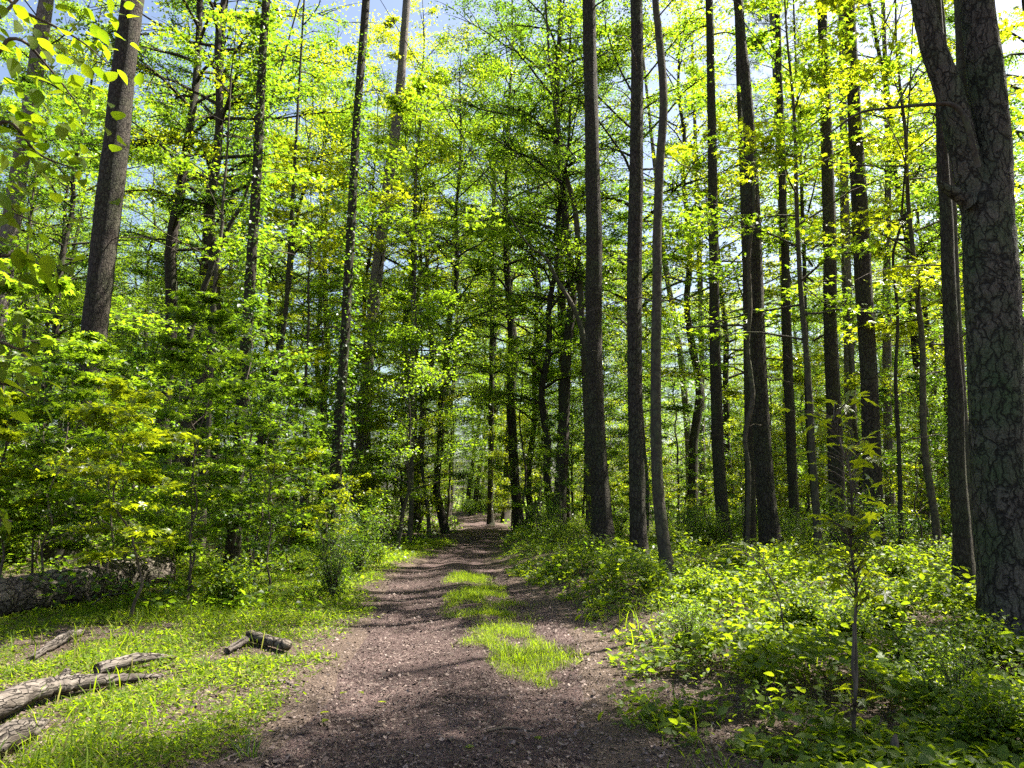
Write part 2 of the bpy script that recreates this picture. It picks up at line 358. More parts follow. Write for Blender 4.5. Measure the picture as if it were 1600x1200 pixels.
# ------------------------------------------------------------------ ground and path
def grid_axis(lo, hi, fine_lo, fine_hi, step, grow):
    a = list(np.arange(fine_lo, fine_hi + 1e-6, step)); s = step
    x = a[-1]
    while x < hi: s *= grow; x += s; a.append(x)
    s = step; x = a[0]
    while x > lo: s *= grow; x -= s; a.insert(0, x)
    return np.array(a)
gx = grid_axis(-260, 260, -6, 6, .08, 1.06); gy = grid_axis(-60, 400, 3, 14, .08, 1.03)
X, Y = np.meshgrid(gx, gy)
Z = terrain(X, Y) - .07 * (1 - ss(-.35, -.1, path_dist(X, Y)))
Z += .025 * (vnoise(X, Y, .35, 9) - .5) * (np.hypot(X, Y) < 40)
ny, nx = X.shape
idx = np.arange(ny * nx).reshape(ny, nx)
Fq = np.stack([idx[:-1, :-1], idx[:-1, 1:], idx[1:, 1:], idx[1:, :-1]], -1).reshape(-1, 4)
g = obj('ground', np_mesh('ground', np.stack([X, Y, Z], -1).reshape(-1, 3), Fq, smooth=True), M['soil'])
tag(g, kind='structure', label='brown leaf covered forest floor')
yy = grid_axis(-20, 88, 3, 16, .06, 1.04); tt = np.linspace(0, 1, 61)
l, r = path_lr(yy)
l = l + .35 * (vnoise(yy, yy * 0, .8, 21) - .5); r = r + .35 * (vnoise(yy, yy * 0, .8, 22) - .5)
PXm = l[:, None] + (r - l)[:, None] * tt[None]; PYm = np.repeat(yy[:, None], 61, 1)
e = np.minimum(tt, 1 - tt) * (r - l)[:, None]
PZ = terrain(PXm, PYm) + .012 * (vnoise(PXm, PYm, .22, 31) - .5) + .03 * (vnoise(PXm, PYm, .9, 32) - .5) - .06 * (1 - ss(0, .25, e)) - .03*np.exp(-((e-.55)/.22)**2)
idx = np.arange(PXm.size).reshape(PXm.shape)
Fq = np.stack([idx[:-1, :-1], idx[:-1, 1:], idx[1:, 1:], idx[1:, :-1]], -1).reshape(-1, 4)
po = obj('path', np_mesh('path', np.stack([PXm, PYm, PZ], -1).reshape(-1, 3), Fq, smooth=True), M['path'])
tag(po, kind='structure', label='dark brown dirt track with wheel ruts')

# ------------------------------------------------------------------ ground cover (uncountable)
RNG = np.random.default_rng(7)
def scatter(n, x0, x1, y0, y1, rng, keep=None, near=False):
    """near=True: density falls with distance"""
    u = rng.random(n)
    y = y0 + (y1 - y0) * (u ** 1.7 if near else u)
    x = rng.uniform(x0, x1, n)
    if keep is not None:
        k = rng.random(n) < keep(x, y); x, y = x[k], y[k]
    return x, y
def wedge(x, y): return (np.abs(x) < .72 * y + 1.2)
def put(name, x, y, zoff, size, tmpl, tilt, roll, rng, rnd=None):
    p = np.stack([x, y, terrain(x, y) + zoff], -1)
    return leaves(name, p, size, rng.uniform(0, 2 * pi, len(x)), tilt, roll, tmpl, rng, rnd)

def patch(x, y, s, a, b, seed): return ss(a, b, vnoise(x, y, s, seed) * .65 + vnoise(x, y, s * .33, seed + 1) * .35)

# left verge: low stiltgrass, brightest by the path
def keep_left(x, y):
    d = path_lr(y)[0] - x
    k = ss(-.15, .5, d + .5 * (vnoise(x, y, .5, 41) - .5)) * (1 - .75 * ss(3.2, 5.5, d))
    return k * wedge(x, y) * (.15 + .85 * patch(x, y, .8, .22, .5, 42))
x, y = scatter(560000, -13, 0, 3.8, 26, RNG, keep_left, True)
n = len(x)
LOGS = [[(-60, 1152), (0, 1130), (60, 1100), (115, 1087), (165, 1076), (215, 1064), (255, 1060)], [(352, 1022), (388, 1006), (415, 1010), (452, 1021)], [(45, 1035), (75, 1020), (105, 1003), (135, 990)], [(-140, 985), (0, 962), (110, 945), (190, 925), (300, 905)], [(-50, 1215), (0, 1185), (40, 1160), (74, 1130)]]
dl = np.full(n, 9.)
for lg in LOGS:
    G = np.array([ground_at(u, v) for u, v in lg])[:, :2]; G = np.concatenate([G[:-1] + (G[1:] - G[:-1]) * f for f in np.linspace(0, 1, 8)])
    for gx_, gy_ in G: dl = np.minimum(dl, np.hypot(x - gx_, y - gy_ + .12))
hz = RNG.random(n) ** 1.5 * (.05 + .09 * vnoise(x, y, .7, 44)) * ss(.1, .45, dl)
m = put('grass', x, y, hz, RNG.uniform(.025, .065, n) * (1 + .03 * y) * (.5 + .5 * ss(.1, .35, dl)), LANCE, RNG.normal(.25, .45, n), RNG.normal(0, .5, n), RNG)
tag(obj('grass', m, M['grass']), 'low bright green grass carpet on the left verge of the dirt path', 'grass', kind='stuff')
# centre strip
def strip_c(y): return np.interp(y, [4.5, 6.4, 7.1, 8.4, 10.7, 13.9, 18], [.4, .27, .19, -.02, -.30, -.68, -1.2]) + .12 * (vnoise(y, y * 0, 1.1, 57) - .5)
def keep_mid(x, y):
    d = np.abs(x - strip_c(y)); wd = np.interp(y, [5, 6.3, 6.7, 7.3, 8.4, 12, 14.6, 15.4], [.0, .0, .22, .34, .46, .5, .42, .0])
    return (wd > .04) * (1 - ss(wd * .5 + .001, wd * 1.15 + .01, d + .55 * (vnoise(x, y, .45, 51) - .5) + .2 * (vnoise(x, y, .12, 53) - .5))) * patch(x, y, .35, .26, .66, 52)
x, y = scatter(230000, -2, 1.2, 5, 17.5, RNG, keep_mid); n = len(x)
m = put('path_grass', x, y, RNG.random(n) * .04, RNG.uniform(.03, .10, n) * (.6 + .8 * vnoise(x, y, .5, 54)), BLADE if False else THIN, RNG.normal(.9, .4, n), RNG.normal(0, .4, n), RNG, RNG.random(n) ** .6)
tag(obj('path_grass', m, M['grass']), 'bright grass strip growing between the two ruts of the path', 'grass', kind='stuff')
# right verge: leafy weeds heaped by the path
def keep_right(x, y):
    d = x - path_lr(y)[1]
    near = ss(4.7, 6.2, y + .75 * d + .8 * (vnoise(x, y, .6, 61) - .5))
    return ss(.0, .5, d + .5 * (vnoise(x, y, .45, 62) - .5)) * wedge(x, y) * (.22 + .78 * near) * (.05 + .95 * patch(x, y, .75, .32, .62, 63)) * (1 - .5 * ss(4, 9, d))
x, y = scatter(620000, -.8, 15, 4.0, 30, RNG, keep_right, True); n = len(x)
d = x - path_lr(y)[1]
hh = .05 + .34 * ss(.1, 1.1, d) * ss(4.8, 7.2, y + .5 * d) * (.08 + 1.75 * vnoise(x, y, .62, 64) ** 2.2)
m = put('weeds', x, y, hh * RNG.random(n) ** .6, RNG.uniform(.022, .052, n) * (1 + .03 * y), OVATE if False else LANCE, RNG.normal(.1, .45, n), RNG.normal(0, .55, n), RNG)
tag(obj('weeds', m, M['weed']), 'knee high leafy weeds heaped along the right side of the path', 'weeds', kind='stuff')
x, y = scatter(95000, -.8, 9, 4.2, 16, RNG, lambda x, y: keep_right(x, y), True); n = len(x); d = x - path_lr(y)[1]
hh = .07 + .38 * ss(.1, 1.1, d) * ss(4.8, 7.2, y + .5 * d) * (.08 + 1.75 * vnoise(x, y, .62, 64) ** 2.2)
m = put('broadleaf_weeds', x, y, hh * RNG.uniform(.5, 1.05, n), RNG.uniform(.035, .095, n), OVATE, RNG.normal(.0, .4, n), RNG.normal(0, .45, n), RNG)
tag(obj('broadleaf_weeds', m, M['weed']), 'broad leaved weeds spreading under the trees right of the path', 'weeds', kind='stuff')
# sparse tall blades on both verges
def keep_bl(x, y): return wedge(x, y) * ss(.05, .5, path_dist(x, y)) * patch(x, y, .5, .5, .75, 71)
x, y = scatter(30000, -7, 7, 4.2, 18, RNG, keep_bl, True); n = len(x)
m = put('tall_grass', x, y, 0 * x, RNG.uniform(.08, .26, n), THIN, RNG.normal(1.1, .3, n), RNG.normal(0, .5, n), RNG)
tag(obj('tall_grass', m, M['grass']), 'thin taller grass blades standing out of both verges', 'grass', kind='stuff')
# forest floor plants further in
def keep_far(x, y): return wedge(x, y) * ss(.1, .6, path_dist(x, y)) * (.06 + .94 * patch(x, y, 1.6, .42, .66, 81))
x, y = scatter(300000, -60, 60, 10, 80, RNG, keep_far, True); n = len(x)
m = put('forest_floor_plants', x, y, RNG.random(n) * (.12 + .5 * vnoise(x, y, 1.4, 83)), RNG.uniform(.06, .13, n) * (1 + .01 * y), KITE, RNG.normal(0, .4, n), RNG.normal(0, .45, n), RNG)
tag(obj('forest_floor_plants', m, M['leaf']), 'low leafy plants covering the forest floor between the trees', 'ground cover', kind='stuff')
# undergrowth far off under the trees
def keep_ug(x, y): return wedge(x, y) * ss(.8, 2.2, path_dist(x, y)) * (.15 + .85 * patch(x, y, 3.5, .36, .6, 91))
x, y = scatter(230000, -95, 95, 27, 125, RNG, keep_ug); n = len(x)
m = put('distant_undergrowth', x, y, RNG.random(n) ** 1.3 * (.8 + 2.6 * vnoise(x, y, 3.0, 93)), RNG.uniform(.12, .22, n) * (1 + .004 * y), KITE, RNG.normal(0, .4, n), RNG.normal(0, .5, n), RNG)
tag(obj('distant_undergrowth', m, M['leaf']), 'dense leafy undergrowth deep under the far trees', 'undergrowth', kind='stuff')
# litter
def keep_lit(x, y): return wedge(x, y) * 1.0
x, y = scatter(90000, -5, 6, 3.9, 16, RNG, keep_lit, True); n = len(x)
m = put('leaf_litter', x, y, RNG.uniform(.0, .016, n), RNG.uniform(.008, .03, n) * RNG.choice([1, 1, 1, 1.6], n), KITE, RNG.normal(0, .3, n), RNG.normal(0, .5, n), RNG, RNG.random(n) ** 1.6)
tag(obj('leaf_litter', m, M['litter']), 'dry brown leaf bits strewn over the dirt path and verges', 'leaf litter', kind='stuff')

x, y = scatter(5200, -5, 6, 3.9, 16, RNG, keep_lit, True); n = len(x)
SLIVER = (np.array([[-.02, 0, 0], [.02, 0, 0], [.03, .5, .03], [-.01, .5, .035], [0, 1, 0]]), np.array([[0, 1, 2], [0, 2, 3], [3, 2, 4]]))
m = put('twig_litter', x, y, RNG.uniform(.004, .014, n), RNG.uniform(.04, .16, n), SLIVER, RNG.normal(0, .08, n), RNG.normal(0, .3, n), RNG, RNG.random(n) ** 1.3)
tag(obj('twig_litter', m, M['litter']), 'thin dry twigs and needles strewn over the near ground', 'twig litter', kind='stuff')
# ------------------------------------------------------------------ tree growing
def grow(seed, H, z0, R, tr, n_limb, n_sub, lps, lsize, tmpl=KITE, wob=.25, lean=(0, 0), elev=(.15, .6), sides=7, shape='oval', trunk=True, fork=False, flat=.05, spread=.16, clump=(.3, .7, 1.2, 1.7)):
    rng = np.random.default_rng(seed); W = Wood()
    nz = 14; zs = np.linspace(0, H, nz)
    ox = np.cumsum(rng.normal(0, wob / nz ** .5, nz)) ; oy = np.cumsum(rng.normal(0, wob / nz ** .5, nz))
    ox -= ox[0]; oy -= oy[0]
    P = np.stack([ox + lean[0] * zs, oy + lean[1] * zs, zs], -1)
    P = spline(P, 28); tz = np.linspace(0, 1, 28)
    Rr = tr * (1 - .93 * tz ** 1.1) + tr * .35 * np.exp(-tz * H / .35); P[0, 2] -= .25
    if trunk: W.tube(P, Rr, sides, .05, rng)
    pos = []; 
    def tp(z): 
        f = np.clip(z / H, 0, 1) * 27; i = min(int(f), 26); return P[i] + (P[i + 1] - P[i]) * (f - i), Rr[min(int(f), 27)]
    az = rng.uniform(0, 2 * pi)
    for i in range(n_limb):
        t = (i + rng.uniform(0, .9)) / n_limb; z = z0 + (H * .98 - z0) * t
        az += 2.4 + rng.normal(0, .4)
        prof = (sin(pi * (.18 + .78 * t)) ** .7) if shape == 'oval' else (1 - t * .85)
        Ln = R * prof * rng.uniform(.6, 1.15); el = rng.uniform(*elev) + .5 * t
        c, rad = tp(z)
        s = np.linspace(0, 1, 7)
        da = rng.normal(0, .35)
        dirx = np.cos(az + da * s); diry = np.sin(az + da * s)
        hor = Ln * s * cos(el * .8); up = Ln * (np.sin(el) * s - .22 * s ** 2.2) + rng.normal(0, .03, 7) * Ln * s
        L = np.stack([c[0] + dirx * hor, c[1] + diry * hor, c[2] + up], -1)
        lr = max(min(rad * .5, .02 + Ln * .012), .006)
        W.tube(L, lr * (1 - .85 * s), 5, 0, None, False)
        for j in range(int(n_sub * rng.choice(clump))):
            sj = rng.uniform(.22, 1.0); f = sj * 6; k = min(int(f), 5); b = L[k] + (L[k + 1] - L[k]) * (f - k)
            sa = az + da * sj + rng.choice([-1, 1]) * rng.uniform(.4, 1.1); sl_ = Ln * rng.uniform(.18, .42) * (1.2 - .5 * sj)
            e2 = rng.normal(.12, .18); s2 = np.linspace(0, 1, 4)
            Q = np.stack([b[0] + np.cos(sa) * sl_ * s2, b[1] + np.sin(sa) * sl_ * s2, b[2] + sl_ * (np.sin(e2) * s2 - .12 * s2 ** 2)], -1)
            W.tube(Q, lr * .4 * (1 - .8 * s2), 3, 0, None, False)
            m_ = max(int(lps * rng.uniform(.5, 1.4)), 3); q = rng.random(m_) ** .7
            pp = np.stack([np.interp(q, s2, Q[:, a]) for a in range(3)], -1)
            pp += rng.normal(0, 1, (m_, 3)) * np.array([spread, spread, flat]) * (Ln / 2.5) ** .3
            pos.append(pp)
    pos = np.concatenate(pos); n = len(pos)
    lm = leaves('crown', pos, lsize * rng.uniform(.6, 1.15, n), rng.uniform(0, 2 * pi, n), rng.normal(-.2, .38, n), rng.normal(0, .42, n), tmpl, rng)
    return W, lm, P, Rr

def proto(mat_leaf, mat_wood, **kw):
    W, lm, P, Rr = grow(**kw); wm = W.mesh('trunk'); lm.materials.append(mat_leaf); wm.materials.append(mat_wood); return wm, lm

canopy = [proto(M[ml], M['oak_bark'], seed=s, H=H, z0=z0, R=R, tr=tr, n_limb=nl, n_sub=15, lps=40, lsize=.092, wob=.5) for s, H, z0, R, tr, nl, ml in
          ((11, 22, 5.5, 4.2, .17, 44, 'leaf'), (12, 24, 7, 3.8, .2, 46, 'leaf_deep'), (13, 19, 4, 4.0, .14, 42, 'leaf'), (14, 21, 8, 4.4, .18, 36, 'leaf_young'))]
clumpy_shade = proto(M['leaf'], M['oak_bark'], seed=15, H=21, z0=6, R=4.4, tr=.2, n_limb=17, n_sub=24, lps=62, lsize=.12, wob=.5, spread=.26, flat=.14, clump=(.8, 1.2), elev=(.3, .8))  # solid clumps with gaps, shaped to cast coarse dapples from out of view
under = [proto(M[ml], M['smooth_bark'], seed=s, H=H, z0=z0, R=R, tr=tr, n_limb=nl, n_sub=14, lps=36, lsize=.085, wob=.28, elev=(.0, .55), flat=.09) for s, H, z0, R, tr, nl, ml in
         ((21, 7.5, 1.2, 2.6, .055, 30, 'leaf'), (22, 10, 1.8, 2.9, .07, 36, 'leaf'), (23, 6, .9, 2.2, .045, 26, 'leaf_young'), (24, 9, 2.2, 2.8, .06, 32, 'leaf_deep'))]
sapl = [proto(M[ml], M['twig'], seed=s, H=H, z0=z0, R=R, tr=tr, n_limb=nl, n_sub=7, lps=13, lsize=.085, tmpl=OVATE if s == 32 else STAR if s != 33 else KITE, wob=.25, elev=(.0, .5), sides=5, spread=.10) for s, H, z0, R, tr, nl, ml in
        ((31, 3.2, .5, 1.0, .018, 16, 'leaf'), (32, 2.3, .3, .9, .014, 14, 'leaf_young'), (33, 4.2, .8, 1.2, .022, 20, 'leaf_deep'))]
def bush(seed, H, R, nst, mat, lsize):
    rng = np.random.default_rng(seed); W = Wood(); pos = []
    for i in range(nst):
        a = rng.uniform(0, 2 * pi); s = np.linspace(0, 1, 6); rr = R * rng.uniform(.2, 1); h = H * rng.uniform(.5, 1.1)
        Q = np.stack([np.cos(a) * rr * s, np.sin(a) * rr * s, -.05 + h * (s * 1.3 - .35 * s ** 2.5)], -1); W.tube(Q, .009 * (1 - .8 * s), 4, 0, None, False)
        m_ = int(60 * h / 1.0 + 20); q = rng.uniform(.15, 1, m_)
        pp = np.stack([np.interp(q, s, Q[:, k]) for k in range(3)], -1) + rng.normal(0, .11, (m_, 3)) * [1, 1, .6]; pos.append(pp)
    pos = np.concatenate(pos); n = len(pos)
    lm = leaves('foliage', pos, lsize * rng.uniform(.6, 1.2, n), rng.uniform(0, 2 * pi, n), rng.normal(0, .4, n), rng.normal(0, .45, n), LANCE if seed % 2 else OVATE, rng)
    wm = W.mesh('stems'); lm.materials.append(mat); wm.materials.append(M['twig']); return wm, lm
shrub = [bush(41, 1.1, .8, 34, M['leaf'], .075), bush(42, .8, .7, 30, M['weed'], .065), bush(43, 1.5, .9, 36, M['leaf_deep'], .08)]

def pine_crown(seed, H, z0, R):
    rng = np.random.default_rng(seed); W = Wood(); pos = []; az_ = []
    az = 0
    for i in range(34):
        t = i / 34; z = z0 + (H - z0) * t; az += 2.4 + rng.normal(0, .3); Ln = R * (1.05 - .75 * t) * rng.uniform(.5, 1.1); s = np.linspace(0, 1, 6)
        el = .25 + .5 * t
        L = np.stack([np.cos(az) * Ln * s, np.sin(az) * Ln * s, z + Ln * (sin(el) * s - .1 * s ** 2)], -1); W.tube(L, (.035 - .02 * t) * (1 - .8 * s), 5, 0, None, False)
        for j in range(16):
            q = rng.uniform(.3, 1.02); c = np.array([np.interp(q, s, L[:, k]) for k in range(3)]) + rng.normal(0, .28, 3) * [1, 1, .5]; pos.append(c)
    pos = np.repeat(np.array(pos), 42, 0); n = len(pos)
    lm = leaves('crown', pos + rng.normal(0, .06, (n, 3)), rng.uniform(.14, .24, n), rng.uniform(0, 2 * pi, n), rng.uniform(-.6, 1.4, n), rng.uniform(0, pi, n),
                (np.array([[-.03, 0, 0], [.03, 0, 0], [0, 1, 0]]), np.array([[0, 1, 2]])), rng)
    lm.materials.append(M['needle']); wm = W.mesh('branches'); wm.materials.append(M['pine_bark']); return wm, lm
pines = [pine_crown(51, 25, 15, 3.6), pine_crown(52, 28, 18, 3.8)]

TREES = []   # (x, y, radius) taken spots
# ------------------------------------------------------------------ the trunks one can tell apart in the photograph
def key_tree(name, label, pts, mat, d=None, crown=None, sides=14, rough=.03, top=None, crown_mat=None, rs=None, flare=.4, group=None, seed=1, wiggle=0, foot=.5, wf=1.0):
    """pts: (u, v, width in px) from the base upward; d: distance"""
    rng = np.random.default_rng(seed)
    u0, v0, w0 = pts[0]
    if d is None:
        b = ground_at(u0, v0); d = b[1]
    base = at_d(u0, v0, d); gz = float(terrain(base[0], d)); base = np.array([base[0], d, gz])
    P = [at_d(u, v, d) for u, v, _ in pts]; R = [px_r(w_ * wf, v, d) for _, v, w_ in pts]
    P[0] = np.array([P[0][0], d, gz - .15])
    # go on above the frame
    dirv = P[-1] - P[-2]; dirv = dirv / np.linalg.norm(dirv); dirv[0] *= .5
    H = top or 24
    while P[-1][2] < H - 3:
        P.append(P[-1] + dirv / dirv[2] * 3.0); R.append(R[-1] * (.84 if R[-1] > .06 else .7))
    P = np.array(P) - base; R = np.array(R)
    n = int(max(40, P[-1][2] * 5)); z = np.concatenate([[0], np.cumsum(np.linalg.norm(np.diff(P, axis=0), axis=1))])
    Ps = spline(P, n); zz = np.linspace(0, len(P) - 1, n); Rs = np.interp(zz, np.arange(len(P)), R)
    hgt = Ps[:, 2]
    Rs = Rs * (1 + flare * np.exp(-np.maximum(hgt, 0) / .35))
    if wiggle:
        Ps[:, 0] += wiggle * (vnoise(hgt, hgt * 0, .9, seed) - .5) * ss(.3, 1, hgt); 
    t = empty(name, base); tag(t, label, 'tree', group)
    W = Wood(); W.tube(Ps, Rs, sides, rough, rng, True, foot); obj('trunk', W.mesh('trunk'), mat, t)
    if crown is not None:
        wm, lm = crown; a = rng.uniform(0, 6.28)
        i = np.argmin(np.abs(Ps[:, 2] - 14)); off = Ps[i]
        for nm, me in (('branches', wm), ('crown', lm)):
            c = obj(nm, me, None, t); c.location = (off[0], off[1], 0); c.rotation_euler = (0, 0, a)
    TREES.append((base[0], base[1], .5)); return t, Ps, Rs, base
# crowns without their own trunk, for the tall trees
def crown_only(seed, H, z0, R, nl, mat, lps=40, lsize=.10, n_sub=14):
    W, lm, P, Rr = grow(seed=seed, H=H, z0=z0, R=R, tr=.12, n_limb=nl, n_sub=n_sub, lps=lps, lsize=lsize, trunk=False, wob=.2)
    wm = W.mesh('branches'); wm.materials.append(M['oak_bark']); lm.materials.append(mat); return wm, lm
hi_s = crown_only(64, 24, 14, 2.8, 12, M['leaf'], 22, .10, 9)
hi_a = crown_only(61, 23, 11, 3.6, 20, M['leaf'], 26, .11, 11); hi_b = crown_only(62, 22, 10, 3.2, 18, M['leaf_young'], 26, .11, 11); mid_a = crown_only(63, 16, 5.5, 2.6, 18, M['leaf'], 22, .10, 11)

# the big forked pine on the right
t, Ps, Rs, base = key_tree('forked_pine_tree', 'thickest trunk at the right edge, plated mossy bark, splitting into two stems', [(1580, 1012, 92), (1575, 900, 86), (1563, 760, 80), (1557, 620, 77), (1552, 500, 76), (1546, 400, 73), (1543, 330, 70), (1551, 240, 52), (1541, 120, 50), (1525, 0, 45)],
        M['big_bark'], crown=pines[0], sides=28, rough=.035, seed=3, flare=.12, foot=.15)
dR = base[1]
def px_tube(W, base, pts, d, sides=8, rng=None, rough=.0, n=24):
    P = np.array([at_d(u, v, d + dd) for u, v, _, dd in pts]) - base; R = np.array([px_r(w_, v, d) for _, v, w_, _ in pts])
    Ps = spline(P, n); Rs = np.interp(np.linspace(0, len(P) - 1, n), np.arange(len(P)), R); W.tube(Ps, Rs, sides, rough, rng)
W = Wood(); px_tube(W, base, [(1546, 420, 46, 0), (1526, 320, 47, .02), (1502, 220, 41, 0), (1482, 140, 40, -.02), (1456, 67, 35, -.04), (1441, 0, 31, -.06), (1420, -130, 29, -.1), (1385, -600, 22, -.2)], dR, 20, np.random.default_rng(4), .03, 60)
obj('stem', W.mesh('stem'), M['big_bark'], t)
W = Wood(); px_tube(W, base, [(1532, 250, 22, .25), (1508, 160, 20, .3), (1502, 60, 17, .32), (1496, -60, 15, .35), (1490, -200, 12, .4)], dR, 10, np.random.default_rng(4), .02, 30)
obj('stem', W.mesh('stem'), M['smooth_bark'], t)
W = Wood(); px_tube(W, base, [(1528, 262, 9, -.26), (1520, 225, 9, -.30), (1508, 185, 8.5, -.30), (1488, 164, 7.5, -.29), (1455, 163, 6, -.27), (1400, 168, 4.5, -.2), (1345, 176, 3.5, -.1), (1300, 205, 2.2, .1), (1240, 245, 1.2, .3)], dR, 8, None, 0, 40)
px_tube(W, base, [(1400, 167, 4, -.2), (1420, 130, 3, -.2), (1438, 100, 2, -.3), (1450, 85, 1.2, -.4)], dR, 6, None, 0, 10)
obj('branch', W.mesh('branch'), M['smooth_bark'], t)
W = Wood(); px_tube(W, base, [(1515, 320, 24, -.1), (1500, 306, 20, -.12), (1482, 297, 15, -.14), (1468, 286, 8, -.16), (1464, 278, 3, -.16)], dR, 8, np.random.default_rng(9), .15, 12)
obj('branch_stub', W.mesh('branch_stub'), M['big_bark'], t)
W = Wood(); px_tube(W, base, [(1570, 520, 60, 0), (1586, 510, 52, -.03), (1595, 503, 30, -.04), (1598, 500, 10, -.04)], dR, 12, np.random.default_rng(9), .1, 10)
obj('burl', W.mesh('burl'), M['big_bark'], t)

